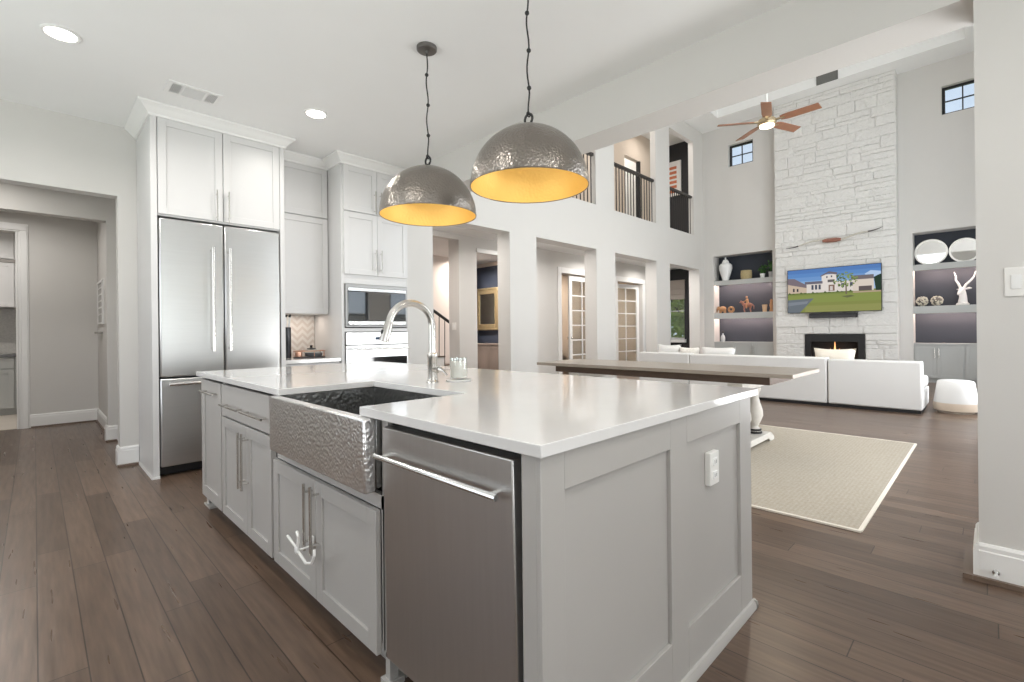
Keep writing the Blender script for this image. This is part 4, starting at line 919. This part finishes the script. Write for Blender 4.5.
mb = MB(); mb.lathe([(.048, z2 + .0005), (.048, z2 + .02), (.064, z2 + .19), (.056, z2 + .19), (.042, z2 + .05), (0, z2 + .05)], (SX, 4.17, 0), 18); mb.build('cup', P('pale turned wood', (.60, .42, .26), .5, var=.2), t)
t = thing('carved_totem', 'tall carved wooden bird figure at the right end of the left niche', 'figurine', (SX, 4.01, z2))
mb = MB(); mb.lathe([(.04, z2 + .0005), (.045, z2 + .03), (.03, z2 + .08), (.048, z2 + .17), (.03, z2 + .25), (.036, z2 + .30), (.0, z2 + .335)], (SX, 4.01, 0), 14); mb.tube([(SX - .02, 4.01, z2 + .30), (SX - .07, 4.01, z2 + .295)], [.014, .003], 8); mb.build('figure', woodfig_m, t, sharp=60)
t = thing('glass_decanter', 'small clear glass decanter with a dark stopper on the left niche cabinet', 'decanter', (SX, 5.25, .836))
mb = MB(); mb.lathe([(.05, .8365), (.06, .86), (.06, .95), (.045, 1.0), (.02, 1.03), (.02, 1.06), (.026, 1.07), (0, 1.07)], (SX, 5.25, 0), 18); mb.build('bottle', P('cloudy glass', (.45, .47, .48), .1, coat=.5), t, sharp=50)
mb = MB(); mb.ball((SX, 5.25, 1.105), .034, 12, 8); mb.build('stopper', black_m, t)
# right niche ornaments
def round_mirror(y, r, label):
    t = thing('round_mirror', label, 'mirror', (13.62, y, 2.512))
    M = Matrix.Translation((13.66, y, 2.5135 + r)) @ Matrix.Rotation(-.06, 4, 'Y')
    mb = MB(M); mb.lathe([(r, -.012), (r, .012), (r - .035, .012), (r - .035, -.012)], (0, 0, 0), 48, 'x', close=True); mb.build('frame', silver_m, t)
    mb = MB(M); mb.lathe([(0, -.006), (r - .034, -.006), (r - .034, .004), (0, .004)], (0, 0, 0), 48, 'x'); mb.build('glass', mirror_m, t)
round_mirror(.895, .275, 'larger left one of two round silver mirrors standing on the right niche shelf')
round_mirror(.36, .252, 'smaller right one of two round silver mirrors standing on the right niche shelf')
def deco_ball(y, label):
    t = thing('decorative_ball', label, 'ornament', (SX, y, z2), 'openwork balls in the right niche')
    mb = MB(); mb.ball((SX, y, z2 + .112), (.088, .088, .088), 14, 10); mb.build('core', P('dark core', (.16, .15, .13), .6), t)
    r = random.Random(int(y * 100)); mb = MB()
    for k in range(95):
        d_ = Vector((r.gauss(0, 1), r.gauss(0, 1), r.gauss(0, 1))).normalized(); q = d_ * .094
        c_ = (SX + q.x, y + q.y, z2 + .112 + q.z); mb.ball(c_, r.uniform(.012, .019), 7, 5)
    mb.build('shell_beads', P('pearly beads', (.66, .62, .52), .3), t)
deco_ball(1.035, 'left one of two openwork beaded balls on the right niche shelf'); deco_ball(.795, 'right one of two openwork beaded balls, beside the antelope bust')
t = thing('antelope_bust', 'white antelope head bust with long wavy horns in the right niche', 'sculpture', (SX, .40, z2))
mb = MB(); mb.lathe([(.10, z2 + .0005), (.105, z2 + .025), (.08, z2 + .05), (.05, z2 + .07)], (SX, .40, 0), 24)
mb.tube([(SX, .40, z2 + .06), (SX, .395, z2 + .16), (SX, .40, z2 + .25), (SX - .01, .41, z2 + .31)], [.075, .062, .055, .05], 14)
mb.tube([(SX + .02, .395, z2 + .33), (SX - .02, .41, z2 + .315), (SX - .07, .44, z2 + .26), (SX - .10, .46, z2 + .215)], [.04, .05, .036, .024], 12)
mb.tube([(SX + .01, .36, z2 + .33), (SX, .30, z2 + .345), (SX, .26, z2 + .34)], [.014, .022, .006], 8); mb.tube([(SX + .01, .44, z2 + .33), (SX, .49, z2 + .33)], [.014, .006], 8)
b_ = mb.build('head', white_m, t, sharp=70)
mb = MB(); mb.tube([(SX, .425, z2 + .34), (SX, .46, z2 + .44), (SX, .50, z2 + .52), (SX, .50, z2 + .60), (SX, .525, z2 + .69)], [.024, .021, .018, .014, .006], 10); mb.build('horn', white_m, t)
mb = MB(); mb.tube([(SX, .385, z2 + .34), (SX, .35, z2 + .42), (SX, .27, z2 + .51), (SX, .23, z2 + .57), (SX, .205, z2 + .68)], [.024, .021, .018, .014, .006], 10); mb.build('horn', white_m, t)

# clerestory windows
def win(n, F, a0, a1, c0, c1, cols, rows_, fm, fr=.05):
    mb = MB(F); mb.box(a0, a0 + fr, -.06, -.01, c0, c1); mb.box(a1 - fr, a1, -.06, -.01, c0, c1); mb.box(a0 + fr, a1 - fr, -.06, -.01, c0, c0 + fr); mb.box(a0 + fr, a1 - fr, -.06, -.01, c1 - fr, c1)
    for k in range(1, cols): x = a0 + (a1 - a0) * k / cols; mb.box(x - .011, x + .011, -.05, -.02, c0 + fr, c1 - fr)
    for k in range(1, rows_): z_ = c0 + (c1 - c0) * k / rows_; mb.box(a0 + fr, a1 - fr, -.05, -.02, z_ - .011, z_ + .011)
    o = mb.build(f'window_{n}', fm); o['kind'] = 'structure'
    p = MB(F); p.box(a0 + fr, a1 - fr, -.038, -.034, c0 + fr, c1 - fr); p.build('pane', pane_m, o); return o
FW = faceX(13.37 + .10, 0)
win(1, FW, -5.0, -4.37, 5.58, 6.17, 2, 2, black_m); win(2, FW, -.684, -.05, 5.58, 6.17, 2, 2, black_m)
win(3, faceX(14.0 + .08, 0), -7.12, -6.58, .9, 2.62, 1, 2, trim_m, .035)
mb = MB(); mb.box(13.93, 14.0, 6.52, 7.18, .79, .89); struct('trim_window_sill', mb, trim_m, bevel=.004)
t = thing('roman_shade', 'taupe pleated roman shade at the garden window of the charcoal wall', 'blind', (13.97, 6.85, 2.1))
mb = MB(); mb.prism([(13.985, 2.66), (13.945, 2.66), (13.945, 2.48), (13.93, 2.44), (13.955, 2.44), (13.95, 2.31), (13.93, 2.27), (13.955, 2.27), (13.95, 2.18), (13.93, 2.11), (13.96, 2.10), (13.985, 2.12)], 'y', 6.55, 7.16); mb.build('pleats', shade_m, t)
mb = MB(); mb.box(13.94, 13.995, 6.55, 7.16, 2.66, 2.70); mb.build('headrail', shade_m, t)
# windows of the unseen sides (they are in the reflections)
k = 4
for xc in (4.75, 6.9, 9.2, 11.5):
    F = FR((0, -.74, 0), (-1, 0, 0), (0, 1, 0))
    for c0, c1, r_ in ((.4, 4.0, 3), (4.8, 6.0, 2)): win(k, F, -xc - .8, -xc + .8, c0, c1, 2, r_, black_m); k += 1
F = FR((0, -3.14, 0), (-1, 0, 0), (0, 1, 0))
for a0, a1, c0 in ((-1.9, .1, .7), (.7, 1.9, .5), (2.1, 2.9, .5)): win(k, F, -a1, -a0, c0, 2.7 if c0 == .7 else 2.6, 2, 2, black_m); k += 1
win(k, FR((-2.14, 0, 0), (0, 1, 0), (1, 0, 0)), 1.3, 4.7, .7, 2.7, 3, 1, black_m)  # unseen left-wall window, added and placed for the side fill

# ceiling fan
fx, fy, fz = 8.40, 2.53, 4.50
t = thing('ceiling_fan', 'five-blade ceiling fan with walnut blades, brass motor and a lit lamp', 'ceiling fan', (fx, fy, 7.05))
mb = MB(); mb.lathe([(.07, 7.049), (.07, 7.0), (.02, 6.96), (.0, 6.96)], (fx, fy, 0), 20); mb.build('canopy', brass_m, t)
MB().cyl((fx, fy, 6.97), (fx, fy, fz + .16), .014, 12).build('downrod', trim_m, t)
mb = MB(); mb.lathe([(.02, fz + .18), (.06, fz + .16), (.075, fz + .08), (.13, fz + .05), (.14, fz - .01), (.12, fz - .04), (.0, fz - .04)], (fx, fy, 0), 28); mb.build('motor', brass_m, t)
mb = MB(); mb.lathe([(.108, fz - .041), (.104, fz - .062), (.06, fz - .078), (.0, fz - .09)], (fx, fy, 0), 28); mb.build('lamp_lens', E('fan lamp', (1, .86, .62), 6), t)
for k in range(5):
    a = math.radians(-19 + 72 * k); mb = MB(Matrix.Translation((fx, fy, fz + .02)) @ Matrix.Rotation(a, 4, 'Z') @ Matrix.Rotation(math.radians(-14), 4, 'X'))
    mb.prism([(.20, -.055), (.30, -.075), (.74, -.085), (.755, .06), (.30, .075), (.20, .05)], 'z', -.006, .006); b_ = mb.build('blade', fanwood_m, t, bevel=.002)
    mb = MB(Matrix.Translation((fx, fy, fz + .02)) @ Matrix.Rotation(a, 4, 'Z')); mb.box(.10, .26, -.022, .022, -.012, -.004 + .012); mb.build('blade_iron', brass_m, b_)
# return-air grille on the raised ceiling's edge
t = thing('air_grille', 'dark grey ceiling air grille high beside the white stone chimney', 'vent', (12.62, 2.5, 6.8))
mb = MB(); mb.box(12.630, 12.659, 2.35, 2.76, 6.705, 6.93); mb.build('frame', P('grey grille', (.16, .16, .15), .6), t, bevel=.003)
mb = MB(); [mb.box(12.620, 12.630, 2.37, 2.74, 6.72 + .025 * k, 6.732 + .025 * k) for k in range(8)]; mb.build('louvres', P('grille slats', (.22, .22, .21), .6), t)

# balcony railings
def railing(x0, x1, n, label):
    t = thing('balcony_railing', label, 'railing', ((x0 + x1) / 2, 5.77, 3.76), 'upper gallery railings')
    mb = MB(); mb.box(x0, x1, 5.735, 5.805, 4.765, 4.83); mb.build('handrail', P('espresso handrail', (.03, .025, .022), .4), t, bevel=.01)
    for k in range(n):
        x = x0 + (x1 - x0) * (k + .5) / n; mb = MB(); mb.box(x - .008, x + .008, 5.762, 5.778, 3.7605, 4.766); mb.build('baluster', black_m, t)
railing(6.335, 8.16, 15, 'dark balcony railing partly hidden behind the nearer pendant'); railing(8.855, 10.655, 15, 'dark balcony railing between the two white columns, middle of the upper gallery'); railing(11.375, 12.745, 12, 'dark balcony railing in front of the charcoal wall with striped art')
# upstairs art, door
t = thing('framed_art', 'white-matted framed print of orange bars on the upstairs charcoal wall', 'wall art', (13.97, 6.95, 5.35))
MB().box(13.955, 13.998, 6.63, 7.17, 5.30, 6.36).build('frame', trim_m, t, bevel=.004)
MB().box(13.950, 13.956, 6.66, 7.14, 5.33, 6.33).build('mat', white_m, t)
mb = MB()
for k in range(6): z_ = 6.20 - k * .145; mb.box(13.946, 13.951, 6.76, 7.12, z_ - .085, z_)
mb.build('print', P('orange print', (.62, .20, .10), .7, var=.2, vscale=12), t)
struct('trim_upper_doorframe', MB().box(12.50, 12.56, 7.19, 7.30, 3.745, 6.1), black_m)

# staircase in the stairwell
t = thing('staircase', 'staircase with dark handrail and thin dark balusters beyond the first wide opening', 'staircase', (5.0, 8.3, 0))
mb = MB()
for k in range(13): x1 = 6.55 - k * .27; mb.box(x1 - .27, x1, 7.66, 9.28, 0, .17 * (k + 1))
mb.build('steps', trim_m, t); mb = MB()
for k in range(13): x1 = 6.55 - k * .27; mb.box(x1 - .27, x1 + .02, 7.64, 9.28, .17 * (k + 1), .17 * (k + 1) + .025)
mb.build('treads', darkwood_m, t)
def rz(x): return 1.375 + (5.85 - x) * .58
mb = MB(); mb.tube([(6.5, 7.62, rz(6.5)), (3.6, 7.62, rz(3.6))], .03, 10); mb.build('handrail', black_m, t)
for k in range(20): x = 6.42 - k * .135; MB().cyl((x, 7.645, max(0.0, .17 * (int((6.55 - x) / .27) + 1)) + .03 if x < 6.55 else 0), (x, 7.63, rz(x)), .008, 8).build('baluster', black_m, t)
t = thing('light_switch', 'white switch plate on the pier beside the staircase', 'switch', (5.77, 7.36, 1.3))
MB().box(5.763, 5.7695, 7.30, 7.42, 1.22, 1.36).build('cover_plate', plastic_m, t); MB().box(5.760, 5.763, 7.34, 7.38, 1.26, 1.32).build('rocker', white_m, t)

# dining room: mirror + sideboard
t = thing('gilt_mirror', 'gold-framed rectangular mirror on the slate blue dining wall', 'mirror', (8.48, 9.4, 1.8))
mb = MB(); y0, y1, z0, z1 = 8.93, 9.86, 1.22, 2.33
for b in ((y0, y0 + .16, z0, z1), (y1 - .16, y1, z0, z1), (y0 + .16, y1 - .16, z0, z0 + .16), (y0 + .16, y1 - .16, z1 - .16, z1)): mb.box(8.44, 8.498, *b)
for b in ((y0, y0 + .05, z0, z1), (y1 - .05, y1, z0, z1), (y0 + .05, y1 - .05, z0, z0 + .05), (y0 + .05, y1 - .05, z1 - .05, z1)): mb.box(8.42, 8.44, *b)
mb.build('frame', gold_m, t, bevel=.01); MB().box(8.47, 8.496, y0 + .161, y1 - .161, z0 + .161, z1 - .161).build('glass', mirror_m, t)
t = thing('sideboard', 'taupe wooden sideboard under the gold-framed mirror', 'sideboard', (8.25, 9.3, 0))
MB().box(8.03, 8.48, 8.45, 10.1, .1, .84).build('body', dkcab_m, t); MB().box(8.0, 8.495, 8.42, 10.13, .842, .875).build('top', dkcab_m, t, bevel=.004)
for y_ in (8.5, 10.05):
    for x_ in (8.08, 8.43): MB().box(x_ - .03, x_ + .03, y_ - .03, y_ + .03, 0, .1).build('leg', dkcab_m, t)
for k in range(4): door(faceX(8.03, 0), t, -10.08 + k * .405, -9.685 + k * .405, .12, .82, 0, dkcab_m)

# french doors
def french(n, hinge, ang, w, h, label_y=7.27, flip=1):
    M = Matrix.Translation((hinge, label_y, 0)) @ Matrix.Rotation(ang, 4, 'Z'); mb = MB(M)
    st = .11; x0, x1 = (0, w) if flip > 0 else (-w, 0)
    mb.box(x0, x0 + st, -.02, .02, .01, h); mb.box(x1 - st, x1, -.02, .02, .01, h); mb.box(x0 + st, x1 - st, -.02, .02, .01, .22); mb.box(x0 + st, x1 - st, -.02, .02, h - .12, h)
    g0, g1 = x0 + st, x1 - st; xm = (g0 + g1) / 2; mb.box(xm - .014, xm + .014, -.014, .014, .22, h - .12)
    for k in range(1, 6): z_ = .22 + (h - .34) * k / 6; mb.box(g0, g1, -.014, .014, z_ - .014, z_ + .014)
    o = mb.build(f'door_{n}', trim_m); o['kind'] = 'structure'
    p = MB(M); p.box(g0, g1, -.003, .003, .22, h - .12); p.build('pane', pane_m, o)
    p = MB(M); xh = x0 + st / 2 if flip < 0 else x1 - st / 2
    for s_ in (-1, 1): p.ball((xh, s_ * .06, 1.0), .03, 12, 8); p.cyl((xh, s_ * .02, 1.0), (xh, s_ * .05, 1.0), .012, 8)
    p.build('knob', nickel_m, o)
french(1, 10.29, math.radians(0), 1.06, 2.53, flip=-1)
french(2, 12.58, math.radians(-8), 1.14, 2.50, label_y=7.32, flip=-1)
# study seen through the french doors
t = thing('bookcase', 'built-in beige bookcase with dark shelf backs in the study', 'bookcase', (9.7, 10.4, 0))
mb = MB(); mb.box(8.75, 10.65, 10.52, 10.59, 0, 2.6); mb.build('back', P('dark shelf back', (.06, .05, .045), .7), t)
mb = MB(); [mb.box(x, x + .07, 10.2, 10.52, 0, 2.6) for x in (8.75, 9.36, 9.97, 10.58)]; mb.build('upright', sand_m, t)
for z_ in (.45, .9, 1.35, 1.8, 2.2, 2.56): mb = MB(); mb.box(8.82, 10.58, 10.2, 10.52, z_, z_ + .045); mb.build('shelf', sand_m, t)
t = thing('writing_desk', 'brown wooden desk in the study behind the left french doors', 'desk', (9.9, 8.9, 0))
MB().box(9.1, 10.6, 8.6, 9.3, .72, .76).build('top', woodfig_m, t, bevel=.004)
for x_ in (9.14, 10.5):
    for y_ in (8.64, 9.2): MB().box(x_, x_ + .06, y_, y_ + .06, 0, .72).build('leg', woodfig_m, t)
MB().box(9.2, 10.5, 8.66, 8.70, .55, .72).build('drawer_front', woodfig_m, t)
t = thing('armchair', 'cream upholstered chair at the study desk', 'chair', (9.6, 9.75, 0))
MB().box(9.35, 9.9, 9.45, 10.0, .38, .5).build('seat', cream_m, t, bevel=.03); MB().box(9.35, 9.9, 9.93, 10.03, .5, 1.12).build('backrest', cream_m, t, bevel=.03)
for x_ in (9.37, 9.83):
    for y_ in (9.47, 9.93): MB().box(x_, x_ + .045, y_, y_ + .045, 0, .38).build('leg', woodfig_m, t)

# garden seen through the gallery window, and outside the kitchen windows
def tree(x, y, h, r, label, seed, n=1500):
    t = thing('garden_tree', label, 'tree', (x, y, -.13)); q = random.Random(seed)
    mb = MB(); mb.tube([(x, y, -.13), (x + .05, y, h * .5), (x, y + .05, h * .85)], [.11, .08, .03], 8); [mb.tube([(x, y, h * .4), (x + r * .6 * math.cos(a), y + r * .6 * math.sin(a), h * .75)], [.05, .02], 6) for a in (0, 1.3, 2.6, 3.9, 5.2)]; mb.build('trunk', bark_m, t)
    mb = MB()
    for k in range(n):
        d_ = Vector((q.gauss(0, 1), q.gauss(0, 1), q.gauss(0, 1))).normalized() * r * q.random() ** .4
        c = Vector((x + d_.x, y + d_.y, h * .62 + d_.z * (h * .42 / r))); u_ = Vector((q.uniform(-1, 1), q.uniform(-1, 1), q.uniform(-1, 1))).normalized() * .13; w_ = u_.cross(Vector((q.uniform(-1, 1), q.uniform(-1, 1), q.uniform(-1, 1)))).normalized() * .065
        mb.poly([c - u_, c - w_, c + u_, c + w_])
    mb.build('foliage', tree_m, t, recalc=False)
tree(16.5, 7.65, 3.4, 1.5, 'sunlit leafy tree outside the window of the charcoal wall', 11, 3200)
tree(18.4, 10.4, 3.8, 1.3, 'leafy tree further back beyond the charcoal wall window', 12)
tree(1.3, -6.2, 3.6, 1.5, 'garden tree outside the kitchen windows', 13)
tree(4.9, -4.6, 3.4, 1.2, 'garden tree outside the tall living-room windows', 14)
t = thing('garden_fence', 'grey timber fence outside the tall living-room windows', 'fence', (6.0, -3.3, -.13))
mb = MB(); mb.box(3.4, 9.5, -3.34, -3.30, -.1, 1.75); mb.build('boards', fence_m, t)
for x_ in (3.5, 5.5, 7.5, 9.4): MB().box(x_ - .05, x_ + .05, -3.30, -3.20, -.13, 1.85).build('post', fence_m, t)

# ------------------------------------------------------------------ lights of the rooms beyond, several of them unseen and added
lamp_down(-.4, 6.3, 2.83, 9); lamp_down(-.3, 7.9, 2.83, 10); lamp_down(-.6, 9.7, 2.83, 14)  # unseen hall and pantry lamps, added to brighten these rooms
for x in (4.8, 7.2, 9.7, 12.2): lamp_down(x, 6.45, 3.03, 23, .35, (1, .95, .9)); lamp_down(x, 6.45, 6.88, 16, .3, (1, .95, .9))
lamp_down(7.5, 9.0, 2.98, 55, .3, (1, .92, .85)); lamp_down(4.8, 8.4, 2.98, 20, .3, (1, .88, .80)); lamp_down(9.7, 9.2, 2.98, 50, .5, (1, .88, .75)); lamp_down(12.3, 9.0, 2.98, 42, .5, (1, .92, .82)); lamp_down(12.2, 8.1, 6.88, 12, .3)  # study and dining lamps are unseen, added to brighten those rooms
lamp_down(fx, fy, fz - .10, 20, .22, (1, .86, .66))
